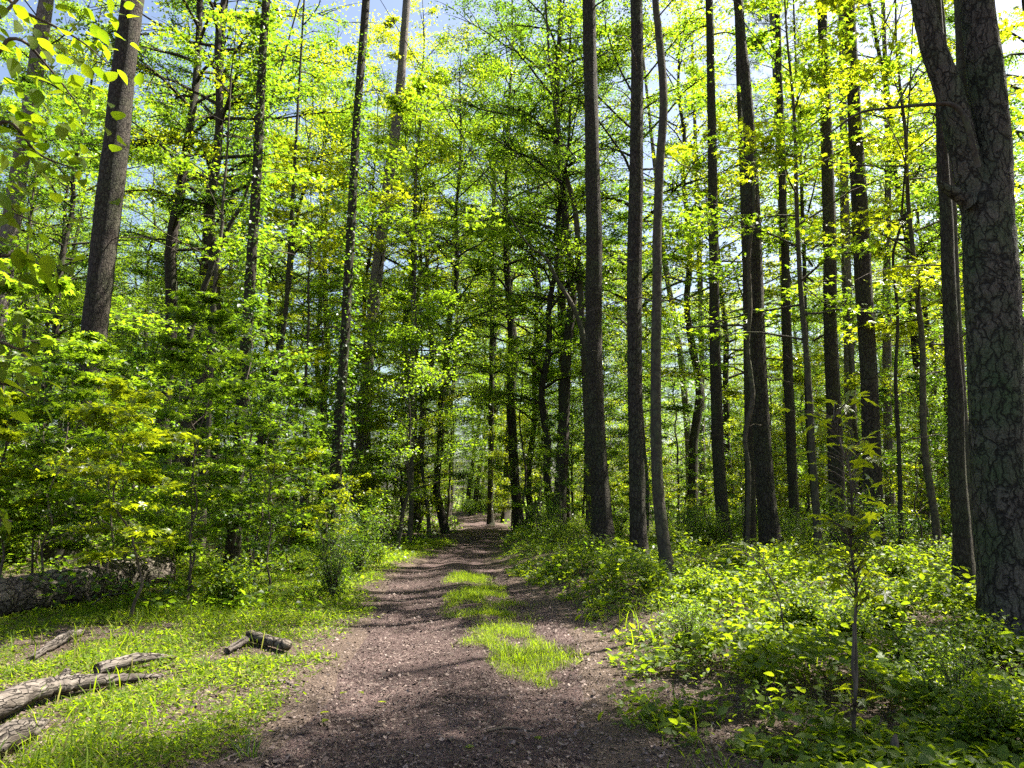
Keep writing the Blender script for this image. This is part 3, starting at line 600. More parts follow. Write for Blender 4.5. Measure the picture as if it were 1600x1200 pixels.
K = [
 ('pine_tree', 'large dark trunk with plated bark leaning right behind the left saplings', [(98, 880, 48), (115, 730, 44), (140, 570, 43), (157, 430, 41), (175, 280, 40), (190, 140, 38), (207, 0, 36)], 'pine_bark', None, pines[1], 20),
 ('pine_tree', 'thick straight pine trunk nearest the right edge of the path', [(944, 856, 34), (935, 720, 31), (928, 560, 29), (928, 380, 27), (924, 180, 24), (920, 0, 21)], 'pine_bark', None, hi_s, 16),
 ('pine_tree', 'dark straight trunk beside the slim smooth tree right of the path', [(998, 890, 29), (994, 700, 26), (991, 480, 25), (994, 260, 23), (996, 80, 21), (994, 0, 20)], 'pine_bark', None, hi_s, 16),
 ('slim_tree', 'slim smooth grey trunk curving at its foot, right of two pine trunks', [(1048, 914, 20), (1036, 840, 21), (1026, 730, 19), (1024, 560, 17), (1026, 400, 16), (1030, 260, 15), (1036, 150, 14), (1028, 40, 12), (1024, 0, 11)], 'smooth_bark', None, None, 12),
 ('pine_tree', 'dark trunk in the right woods with sunlit right edge, left of the vine-hung one', [(1132, 842, 26), (1122, 700, 22), (1117, 520, 20), (1115, 380, 18), (1112, 180, 16), (1108, 0, 14)], 'oak_bark', 20, hi_s, 12),
 ('pine_tree', 'dark thick trunk in the right woods kinked near its broken upper bark', [(1208, 895, 38), (1196, 760, 33), (1186, 600, 31), (1180, 440, 29), (1174, 290, 26), (1172, 225, 22), (1165, 130, 20), (1158, 60, 18)], 'pine_bark', 16, pines[0], 16),
 ('slim_tree', 'narrow trunk touching the left side of the kinked dark trunk', [(1170, 845, 20), (1172, 700, 19), (1168, 560, 14), (1165, 420, 12)], 'oak_bark', 18.5, None, 10),
 ('slim_tree', 'narrow straight trunk between kinked dark trunk and sapling thicket', [(1243, 852, 20), (1236, 700, 18), (1230, 520, 17), (1226, 380, 15), (1220, 200, 13), (1214, 0, 10)], 'oak_bark', 19.5, hi_s, 12),
 ('pine_tree', 'mid-sized dark trunk behind the tall young star-leaf sapling', [(1312, 872, 30), (1305, 700, 27), (1298, 520, 25), (1296, 360, 23), (1290, 180, 20), (1284, 0, 17)], 'pine_bark', 17.5, hi_s, 14),
 ('pine_tree', 'tall straight dark trunk right of the young sapling, widest of the right woods', [(1366, 905, 38), (1364, 760, 33), (1356, 560, 31), (1347, 400, 29), (1338, 230, 25), (1330, 80, 22), (1326, 0, 20)], 'pine_bark', 15, pines[1], 16),
 ('slim_tree', 'dark trunk standing just left of the big forked pine', [(1512, 962, 34), (1500, 800, 29), (1492, 620, 26), (1482, 420, 24), (1474, 260, 21), (1470, 120, 18)], 'oak_bark', 10.6, None, 12),
 ('slim_tree', 'thin trunk squeezed between dark trunk and the big forked pine', [(1534, 958, 16), (1520, 800, 15), (1502, 600, 13), (1495, 480, 12), (1490, 300, 10)], 'smooth_bark', 11.5, None, 8),
 ('ivy_clad_tree', 'leaf wrapped narrow trunk left of the path, left of the other leafy trunk', [(364, 850, 24), (378, 640, 20), (388, 480, 18), (400, 300, 16), (408, 130, 15), (416, 0, 13)], 'oak_bark', 14.5, hi_s, 12),
 ('ivy_clad_tree', 'slender dark trunk rising full height nearest the left side of the path', [(516, 850, 26), (528, 690, 19), (538, 540, 16), (548, 360, 15), (558, 180, 14), (572, 0, 13)], 'oak_bark', 17.5, hi_s, 12),
 ('pale_tree', 'pale sunlit leaning trunk showing through foliage at upper centre left', [(560, 800, 22), (572, 600, 21), (590, 420, 20), (606, 290, 19), (622, 170, 16), (634, 20, 13)], 'pale_bark', 30, hi_b, 12),
 ('pale_tree', 'grey trunk in the top left corner behind hanging leaves', [(-50, 840, 34), (-20, 600, 31), (20, 330, 28), (50, 150, 25), (72, 0, 22)], 'pale_bark', 22, hi_a, 12),
 ('leaning_tree', 'thin dark trunk leaning right in the woods left of the path', [(392, 770, 15), (405, 690, 13), (428, 590, 11), (445, 500, 9), (452, 400, 7)], 'oak_bark', 22, hi_s, 8),
 ('leaning_tree', 'thin bare trunk leaning right behind the left saplings', [(265, 800, 13), (285, 620, 12), (300, 510, 11), (330, 420, 9), (360, 350, 7), (385, 300, 5)], 'oak_bark', 20, None, 8),
 ('slim_tree', 'forking pale green trunk just behind the thick pine by the path', [(922, 830, 15), (918, 640, 14), (910, 520, 12), (905, 420, 11), (898, 330, 9), (880, 250, 7), (862, 130, 5)], 'smooth_bark', 26, mid_a, 10),
 ('arching_tree', 'thin tree arching left over the path end from the thick pine', [(930, 840, 12), (924, 680, 10), (918, 560, 9), (900, 490, 8), (872, 440, 7), (850, 400, 5), (820, 375, 3)], 'smooth_bark', 24, None, 8),
 ('pine_tree', 'distant straight trunk above the end of the path', [(884, 812, 17), (880, 600, 16), (876, 420, 14), (872, 300, 12), (868, 150, 10)], 'pine_bark', 38, pines[0], 10),
 ('slim_tree', 'thin far trunk seen through leaves above the end of the path', [(766, 800, 10), (768, 600, 9), (770, 430, 8), (772, 300, 7)], 'oak_bark', 42, hi_a, 8),
 ('pale_tree', 'pale far trunk between the two widest trunks of the right woods', [(1335, 850, 22), (1328, 600, 20), (1322, 400, 16), (1318, 230, 14), (1316, 60, 12)], 'pale_bark', 26, hi_b, 10),
 ('pale_tree', 'pale far trunk against bright leaves at upper right of centre', [(1232, 830, 14), (1226, 500, 13), (1216, 200, 12), (1205, 0, 10)], 'pale_bark', 34, pines[1], 10),
 ('pale_tree', 'pale far trunk rising in the gap left of the dark trunk near the big pine', [(1392, 850, 18), (1386, 600, 16), (1386, 400, 13), (1388, 250, 11)], 'pale_bark', 27, hi_a, 10),
 ('slim_tree', 'thin dark wavy trunk in the gap left of the trunk beside the big pine', [(1412, 900, 9), (1405, 740, 8), (1400, 600, 7), (1402, 480, 6), (1396, 400, 5), (1410, 330, 4)], 'oak_bark', 14, None, 8),
 ('slim_tree', 'thin dark trunk in the gap right of the kinked trunk pair', [(1282, 850, 12), (1270, 760, 11), (1262, 640, 9), (1258, 480, 8), (1254, 330, 7)], 'oak_bark', 21, mid_a, 8),
 ('pale_tree', 'far grey trunk low between slim tree and sunlit-edged dark trunk', [(1078, 790, 12), (1076, 700, 12), (1068, 600, 11), (1058, 520, 10), (1040, 420, 9)], 'pale_bark', 36, hi_s, 8),
 ('pale_tree', 'far grey trunk low, directly left of the sunlit-edged dark trunk', [(1098, 790, 12), (1096, 660, 11), (1096, 520, 10), (1092, 380, 9)], 'pale_bark', 38, hi_b, 8),
]
for i, (nm, lab, pts, mt, d, cr, sd_) in enumerate(K):
    tr, Ps, Rs, base = key_tree(nm, lab, pts, M[mt], d, cr, sides=sd_, seed=100 + i, top=(16 if cr is None and (d or 14) < 17 else 27), wiggle=.03 if 'slim' in nm else 0, wf=.84 if pts[0][0] > 1100 else .92)
    rng = np.random.default_rng(300 + i)
    if nm == 'ivy_clad_tree':
        n = 5200; k = rng.integers(0, len(Ps) - 1, n); z = Ps[k, 2]; ok = z < 13; k = k[ok]; n = len(k); a = rng.uniform(0, 6.28, n)
        rr = Rs[k] + np.abs(rng.normal(0, .14, n)); pp = Ps[k] + np.stack([np.cos(a) * rr, np.sin(a) * rr, rng.uniform(-.2, .2, n)], -1)
        obj('ivy_foliage', leaves('ivy_foliage', pp, rng.uniform(.06, .11, n), a, rng.normal(-.3, .4, n), rng.normal(0, .5, n), KITE, rng), M['leaf_deep'], tr)
    # a few dead twigs low on the trunk
    nb = 6 if mt != 'smooth_bark' else 4
    for q in range(nb):
        z = rng.uniform(2.2, 12); k = int(np.argmin(np.abs(Ps[:, 2] - z))); a = rng.uniform(0, 6.28); Ln = rng.uniform(.3, 1.6); s = np.linspace(0, 1, 7)
        aa = a + rng.normal(0, .5) * s
        Q = Ps[k] + np.stack([np.cos(aa) * (Rs[k] * .6 + Ln * s), np.sin(aa) * (Rs[k] * .6 + Ln * s), Ln * (.35 * s - .5 * s ** 2) + rng.normal(0, .02, 7)], -1)
        W = Wood(); W.tube(Q, .012 * (1 - .8 * s) + .002, 5, 0, None, False); obj('dead_branch', W.mesh('dead_branch'), M['twig'], tr)

# vine hanging along the kinked trunk
b0 = at_d(1170, 845, 15.6); b0[2] = float(terrain(b0[0], b0[1]))
W = Wood(); px_tube(W, b0, [(1168, 860, 7, 0), (1170, 740, 7, 0), (1164, 680, 7, 0), (1176, 620, 8, 0), (1168, 545, 7, 0), (1172, 480, 7, 0), (1170, 400, 6, 0), (1178, 330, 5, 0), (1176, 240, 4, 0)], 15.6, 8, np.random.default_rng(2), .08, 60)
px_tube(W, b0, [(1168, 510, 4, 0), (1150, 508, 4, 0), (1110, 510, 3, .1), (1065, 512, 2.5, .2)], 15.6, 6, None, 0, 16)
v = obj('vine', W.mesh('vine'), M['smooth_bark']); v.location = b0; tag(v, 'pale crooked vine climbing beside the kinked dark trunk', 'vine')

# ------------------------------------------------------------------ trees placed by hand for their foliage, unseen ones for their shade
def place(pr, name, x, y, rz, sc, label, cat, group, z=None, names=('trunk', 'crown')):
    z = float(terrain(x, y)) if z is None else z
    t = empty(name, (x, y, z), rz, sc); tag(t, label, cat, group)
    obj(names[0], pr[0], None, t); obj(names[1], pr[1], None, t); return t
maple = [proto(M[ml], M['smooth_bark'], seed=s_, H=H, z0=z0, R=R, tr=tr, n_limb=nl, n_sub=11, lps=17, lsize=.13, tmpl=STAR, wob=.15, elev=(-.05, .4), flat=.035) for s_, H, z0, R, tr, nl, ml in
         ((71, 14, 4.2, 3.6, .075, 26, 'leaf'), (72, 12, 3.4, 3.2, .065, 26, 'leaf_deep'), (73, 13, 4.5, 3.4, .07, 24, 'leaf_young'))]
star = [proto(M[ml], M['twig'], seed=s_, H=H, z0=.95, R=R, tr=.022, n_limb=nl, n_sub=8, lps=15, lsize=.135, tmpl=STAR, wob=.3, elev=(.0, .5), flat=.03) for s_, H, R, nl, ml in
        ((81, 4.6, 1.25, 26, 'leaf'), (82, 3.4, 1.1, 22, 'leaf_young'), (83, 5.6, 1.4, 30, 'leaf'))]
def by_px(u, d):
    p = at_d(u, 800, d); return float(p[0]), d
for pr, nm, u, d, rz, sc_, lab in [
    (maple[0], 'maple_tree', 1190, 21.0, 3.0, 1.1, 'maple filling the upper right between the sunlit edged trunk and the kinked one'),
    (maple[2], 'maple_tree', 1345, 24.0, 4.0, 1.15, 'maple high behind the widest straight trunk of the right woods'),
    (maple[1], 'maple_tree', 1010, 25.0, .4, 1.0, 'dark green maple spreading over the two trunks beside the path'),
    (maple[0], 'maple_tree', 1275, 15.0, 2.2, 1.05, 'maple hanging star shaped leaves across the upper right woods'),
    (maple[2], 'maple_tree', 1460, 14.0, 1.2, 1.05, 'bright maple behind the fork of the big pine'),
    (maple[0], 'maple_tree', 320, 19.5, 4.2, 1.1, 'maple filling the upper left between large leaning trunk and path'),
    (maple[1], 'maple_tree', 0, 19.0, 3.3, 1.0, 'dark maple behind the hanging leaves at the left edge'),
    (maple[2], 'maple_tree', 470, 24.0, 5.3, 1.05, 'bright maple between the two leaf covered slender trunks'),
    (maple[0], 'maple_tree', 640, 24.0, 1.3, 1.1, 'maple leaning over the left edge of the path'),
    (maple[2], 'maple_tree', 1130, 25.0, .3, 1.1, 'sunlit maple deep between the trunks right of the path')]:
    x, y = by_px(u, d); place(pr, nm, x, y, rz, sc_, lab, 'tree', None); TREES.append((x, y, 1.2))
for k, (u, d, sc_, lab) in enumerate([
    (215, 9.5, .85, 'tall sapling with bright star shaped leaves left of the verge'),
    (80, 10.9, .8, 'star leaved sapling right behind the fallen log'),
    (300, 10.9, .8, 'dark star leaved sapling beyond the end of the fallen log'),
    (20, 10.9, .9, 'star leaved sapling at the left edge by the log'),
    (400, 12.8, .8, 'slender star leaved sapling left of leafy trunks'),
    (150, 12.2, .75, 'leafy sapling standing in front of the large leaning trunk'),
    (460, 15.5, .8, 'small star leaved sapling where the left bank rises'),
    (-30, 11.5, 1.1, 'sapling thicket stem in the far left corner'),
    (280, 13.6, .75, 'tall sapling behind the brightest star leaved one')]):
    x, y = by_px(u, d); place(star[[1, 0, 2][k % 3]], 'sweetgum_sapling', x, y, k * 1.7, sc_, lab, 'sapling', None, names=('stem', 'foliage')); TREES.append((x, y, .6))

for k, (u, d, lab) in enumerate([
    (700, 30, 'tall leafy tree arching over the path from its left edge'), (812, 33, 'tall leafy tree closing the view at the right of the path end'),
    (655, 38, 'tall leafy tree far back at the left edge of the path'), (838, 43, 'tall leafy tree far back right of the path'),
    (868, 28, 'tall leafy tree reaching over the upper centre from the right'), (790, 47, 'tall leafy tree near the path in the upper centre of view'), (700, 52, 'tall leafy tree left of the far path in the upper centre of view'),
    (742, 70, 'tall leafy tree standing straight behind the end of the path'), (775, 62, 'leafy tree at the bend where the path disappears'),
    (760, 84, 'furthest leafy tree above the path bend'), (735, 92, 'furthest tree left of the path bend')]):
    x, y = by_px(u, d); place(canopy[(k * 3 + 2) % 4], 'forest_tree', x, y, k * 1.3, 1.15 + .3 * (d > 44), lab, 'tree', None); TREES.append((x, y, 2.0))
for k, (u, d, lab) in enumerate([
    (752, 64, 'bushy small tree at the bend of the path'), (780, 57, 'bushy small tree on the outer side of the path bend'), (722, 78, 'small tree behind the path bend'), (765, 76, 'small spreading tree closing the path view'),
    (672, 27, 'small bright tree leaning over the left path edge'), (820, 29, 'small leafy tree by the right path edge'), (700, 40, 'small tree far back on the left path edge'), (800, 38, 'small tree far back on the right path edge'),
    (800, 70, 'low bushy tree beyond the outer path bend'), (620, 21, 'small tree over the left bank by the slender trunk')]):
    x, y = by_px(u, d); place(under[(k * 3 + 1) % 4], 'understory_tree', x, y, k * 1.3, 1.0, lab, 'tree', None); TREES.append((x, y, 1.2))
for k, (x, y, lab) in enumerate([(9.5, 6.6, 'unseen leafy tree added right of the camera to shade the foreground'),
    (12.5, 5.0, 'second unseen leafy tree added right of the camera to shade the foreground'), (16.5, 8.0, 'farthest right unseen leafy tree added beside the camera to shade the foreground')]):
    place(clumpy_shade, 'forest_tree', x, y, k * 2.1, 1.0, lab, 'tree', None); TREES.append((x, y, 2.0))  # unseen trees added at the right to throw dappled shade on the foreground
for k, (u, d, lab) in enumerate([(560, 26, 'bright small tree right of the ivy clad trunks'), (505, 30, 'small tree far behind the left slender trunk'), (860, 31, 'small tree behind the thick pine by the path'),
    (895, 36, 'small tree far behind the thick pine'), (660, 47, 'small tree beyond the left of the path end'), (815, 50, 'small tree beyond the right of the path end'), (450, 36, 'small tree deep in the left woods'), (1060, 34, 'small bright tree seen right of the slim grey trunk'), (960, 40, 'small bright tree seen between the two pine trunks')]):
    x, y = by_px(u, d); place(under[(k * 3 + 2) % 4], 'understory_tree', x, y, k * 2.3, 1.1, lab, 'tree', None); TREES.append((x, y, 1.2))
place(canopy[3], 'forest_tree', 9.9, 9.0, 1.0, .85, 'slender unseen leafy tree added right of the big forked pine to shade the path', 'tree', None)  # added out of view so that its crown shades the near path
for k, (u, d, lab) in enumerate([(872, 27, 'tall leafy tree just left of the thick pine beside the path'), (1010, 27, 'tall leafy tree filling the top between two straight trunks'), (1080, 31, 'tall leafy tree filling the top right of the slim grey trunk'),
    (430, 33, 'tall leafy tree far behind the left ivy clad trunk'), (950, 38, 'tall leafy tree far behind the thick pine'), (1150, 38, 'tall leafy tree far behind the sunlit edged trunk'), (650, 33, 'tall leafy tree at the upper middle, left of the sky gap'), (835, 36, 'tall leafy tree at the upper middle, right of the sky gap'), (330, 30, 'tall leafy tree behind the left maple'), (1440, 27, 'tall leafy tree far behind the forked pine')]):
    x, y = by_px(u, d); place(canopy[(k * 3 + 1) % 4], 'forest_tree', x, y, k * 1.9, 1.2, lab, 'tree', None); TREES.append((x, y, 2.0))
for k, (u, v, sc_, lab) in enumerate([(1095, 945, .6, 'leafy weed bush right of the slim curved trunk foot'), (1010, 925, .5, 'weed bush at the foot of the dark straight trunk'), (1255, 985, .6, 'weed bush left of the young sapling stem'), (1430, 1075, .62, 'bright weed bush right of the young sapling'), (1500, 1130, .6, 'weed bush in the lower right corner area'), (1190, 1060, .45, 'low weed bush in the middle of the right verge'),
    (1390, 985, .55, 'weed bush between young sapling and big forked pine'), (1075, 1010, .45, 'weed bush near the right rut'), (1330, 1010, .5, 'weed bush directly behind the young sapling'), (1530, 1050, .6, 'weed bush at the foot of the big forked pine'), (960, 905, .5, 'weed bush in front of the thick pine'), (1560, 1180, .55, 'weed bush in the bottom right corner'),
    (1150, 900, .7, 'bright bush at the foot of the sunlit edged trunk'), (1100, 860, .8, 'bright bush behind the slim curved trunk'), (590, 880, .55, 'weed bush on the left path edge before the small grey log'), (470, 900, .6, 'weed bush where the left verge meets the bank')]):
    g_ = ground_at(u, v); place(shrub[[1, 0, 1][k % 3]], 'weed_bush', g_[0], g_[1], k * 1.3, sc_, lab, 'bush', None, names=('stems', 'foliage'))
for k, (u, d) in enumerate([(735, 60), (750, 66), (762, 61), (772, 58), (788, 55), (746, 74), (728, 70)]):
    x, y = by_px(u, d); place(shrub[k % 3], 'shrub', x, y, k * 1.3, 1.3, 'low leafy shrub closing the view at the path bend', 'shrub', 'shrubs at the path bend', names=('stems', 'foliage'))
# ------------------------------------------------------------------ the woods behind
rng = np.random.default_rng(77)
def free(x, y, rmin, dmin):
    if float(path_dist(x, y)) < dmin: return False
    for a, b, r in TREES:
        if (a - x) ** 2 + (b - y) ** 2 < max(rmin, r) ** 2: return False
    return True
def side(x, y): return 'left' if x < (path_lr(y)[0] + path_lr(y)[1]) / 2 else 'right'
def sow(n, kind, ylo, yhi, rmin, dmin, xw=.74, xm=3, power=1.0, cond=None):
    got = 0; tries = 0; res = []
    while got < n and tries < n * 60:
        tries += 1; y = ylo + (yhi - ylo) * rng.random() ** power; hw = xw * y + xm; x = rng.uniform(-hw, hw)
        if cond and not cond(x, y): continue
        if free(x, y, rmin, dmin): TREES.append((x, y, rmin)); res.append((x, y)); got += 1
    return res
def where(x, y, near, far):
    s = side(x, y)
    return s, (near if y < 34 else far)
for i, (x, y) in enumerate(sow(155, 'canopy', 18, 100, 2.5, 1.3, .74, 5, 1.0, lambda x, y: not (-2 < x < 15 and y < 26) and not (x > 4 and y < 55 and rng.random() < .3))):
    k = rng.integers(0, 4); s, f = where(x, y, 'near and', 'far off and'); u_ = 'leaf-laden tall tree'
    lab = f'tall leafy forest tree standing {f} {s} of the path'
    place(canopy[k], 'forest_tree', x, y, rng.uniform(0, 6.28), rng.uniform(.9, 1.35), lab, 'tree', f'tall forest trees {f} {s} of the path')
for i, (x, y) in enumerate(sow(180, 'under', 17, 95, 1.7, .9, .74, 2, 1.1, lambda x, y: not (-1 < x < 9 and y < 24) and not (x < -2 and y < 20.5))):
    k = rng.integers(0, 4); s, f = where(x, y, 'near and', 'far off and')
    place(under[k], 'understory_tree', x, y, rng.uniform(0, 6.28), rng.uniform(.75, 1.25), f'short spreading understory tree {f} {s} of the path', 'tree', f'understory trees {f} {s} of the path')
for i, (x, y) in enumerate(sow(110, 'sapling', 8.5, 45, .8, .9, .74, 1, 1.5, lambda x, y: not (-.5 < x < 8 and y < 18) and not (-9 < x < -1 and y < 11))):
    k = rng.integers(0, 3); s, f = where(x, y, 'near and', 'far off and')
    place(sapl[k], 'sapling', x, y, rng.uniform(0, 6.28), rng.uniform(.7, 1.25), f'thin leafy sapling growing {f} {s} of the path', 'sapling', f'saplings {f} {s} of the path', names=('stem', 'foliage'))
for i, (x, y) in enumerate(sow(120, 'shrub', 9, 60, .7, .5, .74, 1, 1.5, lambda x, y: not (-.5 < x < 6 and y < 18) and not (-9 < x < -1 and y < 10.5))):
    k = rng.integers(0, 3); s, f = where(x, y, 'near and', 'far off and')
    place(shrub[k], 'shrub', x, y, rng.uniform(0, 6.28), rng.uniform(.6, 1.1), f'low leafy shrub growing {f} {s} of the path', 'shrub', f'shrubs {f} {s} of the path', names=('stems', 'foliage'))
for o in SC.objects: pass

# ------------------------------------------------------------------ dead wood, the near sapling, the hanging leaves
def log_from_px(name, label, cat, pts, mat, sides=14, rough=.08, seed=1, n=40, sink=.35, part=None):
    """pts: (u, v of the ground line, width px)"""
    G = np.array([ground_at(u, v) for u, v, _ in pts]); R = np.array([w_ / 2 * g_[1] / F for (_, _, w_), g_ in zip(pts, G)])
    G[:, 2] += R * (1 - sink); b = G[0].copy(); P = spline(G - b, n); Rs = np.interp(np.linspace(0, len(G) - 1, n), np.arange(len(G)), R)
    rng = np.random.default_rng(seed); th = Vector((P[-1][0], P[-1][1], 0)); a = math.atan2(th.y, th.x)
    # turn the log into its own axes: local z runs along it so that the bark follows
    ax = Vector(tuple(P[-1] - P[0])).normalized(); q = ax.to_track_quat('Z', 'X'); qi = q.inverted()
    P2 = np.array([tuple(qi @ Vector(tuple(p))) for p in P])
    W = Wood(); W.tube(P2, Rs * (1 + .06 * rng.normal(size=n)), sides, rough, rng)
    o = obj(name, W.mesh(name), mat); o.location = b; o.rotation_mode = 'QUATERNION'; o.rotation_quaternion = q
    tag(o, label, cat); return o, q, b
def child_tube(par, q, b, pts3, R, mat, nm='branch', sides=7, n=20, rng=None, rough=0):
    qi = q.inverted(); P = np.array([tuple(qi @ Vector(tuple(np.array(p) - b))) for p in pts3]); P = spline(P, n); W = Wood()
    W.tube(P, np.interp(np.linspace(0, len(R) - 1, n), np.arange(len(R)), R), sides, rough, rng); return obj(nm, W.mesh(nm), mat, par)
fl, q, b = log_from_px('fallen_log', 'big fallen pine log with plated bark lying under the left saplings', 'log', [(-140, 985, 62), (0, 962, 60), (110, 945, 58), (190, 925, 52), (250, 912, 44)], M['log_bark'], 22, .07, 5, 60, .15)
g0, g1 = ground_at(148, 950), ground_at(96, 925)
child_tube(fl, q, b, [g1 + [0, 0, .35], (g0 + g1) / 2 + [0, 0, .26], g0 + [0, -.05, .03]], [.03, .026, .016], M['twig'], 'broken_branch')
dbr, q, b = log_from_px('dead_branch', 'long grey barkless branch lying on the grass at lower left', 'branch', [(-60, 1152, 30), (0, 1130, 34), (40, 1110, 33), (80, 1096, 28), (115, 1088, 25), (165, 1077, 18), (215, 1066, 10), (255, 1060, 4)], M['dead_wood'], 16, .06, 8, 70, -.45)
gb, gc = ground_at(150, 1068), ground_at(275, 1035)
child_tube(dbr, q, b, [gb + [0, 0, .11], (gb + gc) / 2 + [0, 0, .12], gc + [0, 0, .05]], [.055, .05, .012], M['dead_wood'], 'side_branch', 10, 24, np.random.default_rng(3), .12)
gd = ground_at(88, 1085)
child_tube(dbr, q, b, [gd + [0, 0, .04], gd + [.01, .12, .16]], [.05, .03], M['dead_wood'], 'branch_stub', 8, 6, np.random.default_rng(5), .2)
log_from_px('mossy_log', 'short mossy grey log lying in the grass by the left path edge', 'log', [(390, 1006, 16), (450, 1020, 14)], M['log_bark'], 12, .08, 6, 20, -.5)
log_from_px('rotten_wood', 'crumbling pale wood beside the short mossy log', 'wood', [(354, 1024, 9), (384, 1010, 12)], M['dead_wood'], 9, .22, 6, 12, -.4)
log_from_px('rotten_wood', 'weathered broken wood half sunk in grass below the big fallen log', 'wood', [(50, 1034, 8), (75, 1020, 13), (105, 1003, 14), (130, 992, 7)], M['dead_wood'], 10, .2, 11, 22, -.2)
log_from_px('fallen_log', 'small grey log lying among weeds left of the distant path', 'log', [(545, 857, 15), (575, 858, 17), (607, 864, 16)], M['log_bark'], 12, .06, 7, 20, .1)
log_from_px('fallen_log', 'thin mossy log low under the trees on the left bank', 'log', [(455, 848, 9), (500, 846, 10), (560, 842, 9)], M['log_bark'], 10, .06, 7, 20, .1)
log_from_px('fallen_branch', 'thin stick lying flat on the dark near path', 'stick', [(760, 1145, 4), (795, 1141, 5), (835, 1146, 2)], M['twig'], 6, .1, 7, 12, 0)
log_from_px('fallen_branch', 'pale bent stick on the dirt beside the left path edge', 'stick', [(425, 1070, 5), (445, 1068, 5), (462, 1078, 3)], M['dead_wood'], 6, .1, 7, 12, 0)
log_from_px('fallen_branch', 'stick lying under the trees beside the forked pine', 'stick', [(1440, 962, 4), (1480, 960, 5), (1520, 966, 3)], M['dead_wood'], 6, .1, 7, 12, 0)
# white stump wood in the corner
rg = np.random.default_rng(4)
log_from_px('dead_branch', 'pale broken wood at the bottom left corner below the long grey branch', 'wood', [(-50, 1215, 46), (0, 1185, 42), (40, 1160, 30), (62, 1142, 16), (74, 1130, 5)], M['dead_wood'], 12, .2, 21, 30, -.1)
g0 = ground_at(1398, 1192); W = Wood(); W.tube(np.array([[0, 0, -.1], [0, 0, .05], [.01, 0, .11], [.02, .01, .15]]), np.array([.03, .026, .022, .008]), 9, .2, rg); st = obj('stump', W.mesh('stump'), M['twig']); st.location = g0
tag(st, 'tiny dark broken stump at the bottom right of the young sapling', 'stump')
# arching pale twig by the log
g0 = ground_at(140, 952); d_ = g0[1]
P = np.array([g0] + [at_d(u, v, d_) for u, v in ((158, 934), (180, 928), (200, 928), (222, 936), (250, 941), (274, 932))]) - g0; W = Wood(); W.tube(spline(P, 24), np.linspace(.014, .004, 24), 6, .1, rg, False)
tw = obj('twig', W.mesh('twig'), M['dead_wood']); tw.location = g0; tag(tw, 'thin pale arching dead twig in front of the big fallen log', 'twig')
n = 16; k = rg.integers(4, 24, n); pp = spline(P, 24)[k]; obj('lichen_leaf', leaves('lichen_leaf', pp, rg.uniform(.03, .05, n), rg.uniform(0, 6.28, n), rg.normal(.5, .4, n), rg.normal(0, .6, n), OVATE, rg), M['leaf_young'], tw)

def stem_plant(name, label, cat, d, pts, leaf_list, mat, tmpl=STAR, seed=1, smat='twig', foot=True):
    """pts: stem in px (u, v, w, dd). leaf_list: (u, v, dd, size, heading, tilt, stem index) each leaf with its stalk"""
    rg = np.random.default_rng(seed); P = np.array([at_d(u, v, d + dd) for u, v, _, dd in pts]); 
    if foot: P[0][2] = float(terrain(P[0][0], P[0][1])) - .03
    b = P[0].copy(); t = empty(name, b); tag(t, label, cat)
    R = np.array([px_r(w_, v, d) for _, v, w_, _ in pts]); S = spline(P - b, 40); W = Wood()
    W.tube(S, np.interp(np.linspace(0, len(R) - 1, 40), np.arange(len(R)), R), 8, .05, rg, False); obj('stem', W.mesh('stem'), M[smat], t)
    ps = []; W = Wood()
    for (u, v, dd, sz, az, ti) in leaf_list:
        p = at_d(u, v, d + dd) - b; k = int(np.argmin(np.linalg.norm(S - p + np.array([0, 0, .12]), axis=1))); a = S[k]
        W.tube(spline(np.array([a, (a + p) / 2 + [0, 0, .02], p]), 6), np.linspace(.0035, .0015, 6), 4, 0, None, False); ps.append((p, sz, az, ti))
    if ps:
        obj('leaf_stalks', W.mesh('leaf_stalks'), M['twig'], t)
        pos = np.array([p for p, *_ in ps]); n = len(ps)
        obj('foliage', leaves('foliage', pos, np.array([a[1] for a in ps]), np.array([a[2] for a in ps]), np.array([a[3] for a in ps]), rg.normal(0, .25, n), tmpl, rg), M[mat], t)
    return t
rg = np.random.default_rng(12); LL = []
cl = [(1258, 640), (1275, 668), (1296, 650), (1320, 625), (1338, 622), (1305, 655), (1300, 757), (1285, 725), (1320, 700), (1345, 690), (1362, 700), (1350, 730), (1290, 700), (1330, 742), (1352, 760), (1362, 775), (1310, 790), (1345, 800), (1362, 808), (1318, 812), (1300, 818), (1275, 808),
      (1330, 830), (1350, 842), (1372, 830), (1312, 858), (1290, 862), (1340, 872), (1360, 868), (1310, 882), (1350, 895), (1322, 902), (1345, 925), (1372, 928), (1360, 922), (1315, 912), (1340, 1078), (1322, 1068), (1350, 1090), (1330, 1108), (1362, 1082), (1312, 1092), (1360, 1143), (1340, 1120)]
for (u, v) in cl:
    for q_ in range(4 if v < 1000 else 2):
        LL.append((u + rg.normal(0, 12), v + rg.normal(0, 9), rg.normal(0, .13), rg.uniform(.075, .12), rg.uniform(0, 6.28), rg.normal(-.25, .4)))
yt = stem_plant('young_sapling', 'thin young sapling with sparse bright leaves in the right foreground', 'sapling', 4.85, [(1340, 1200, 6, 0), (1334, 1130, 6, 0), (1338, 1060, 6, 0), (1336, 980, 5, 0), (1338, 920, 4.5, 0), (1330, 860, 4, 0), (1331, 800, 4, 0), (1328, 740, 3, 0), (1312, 690, 3, 0), (1302, 655, 2, 0)], LL, 'leaf_young', STAR, 13)
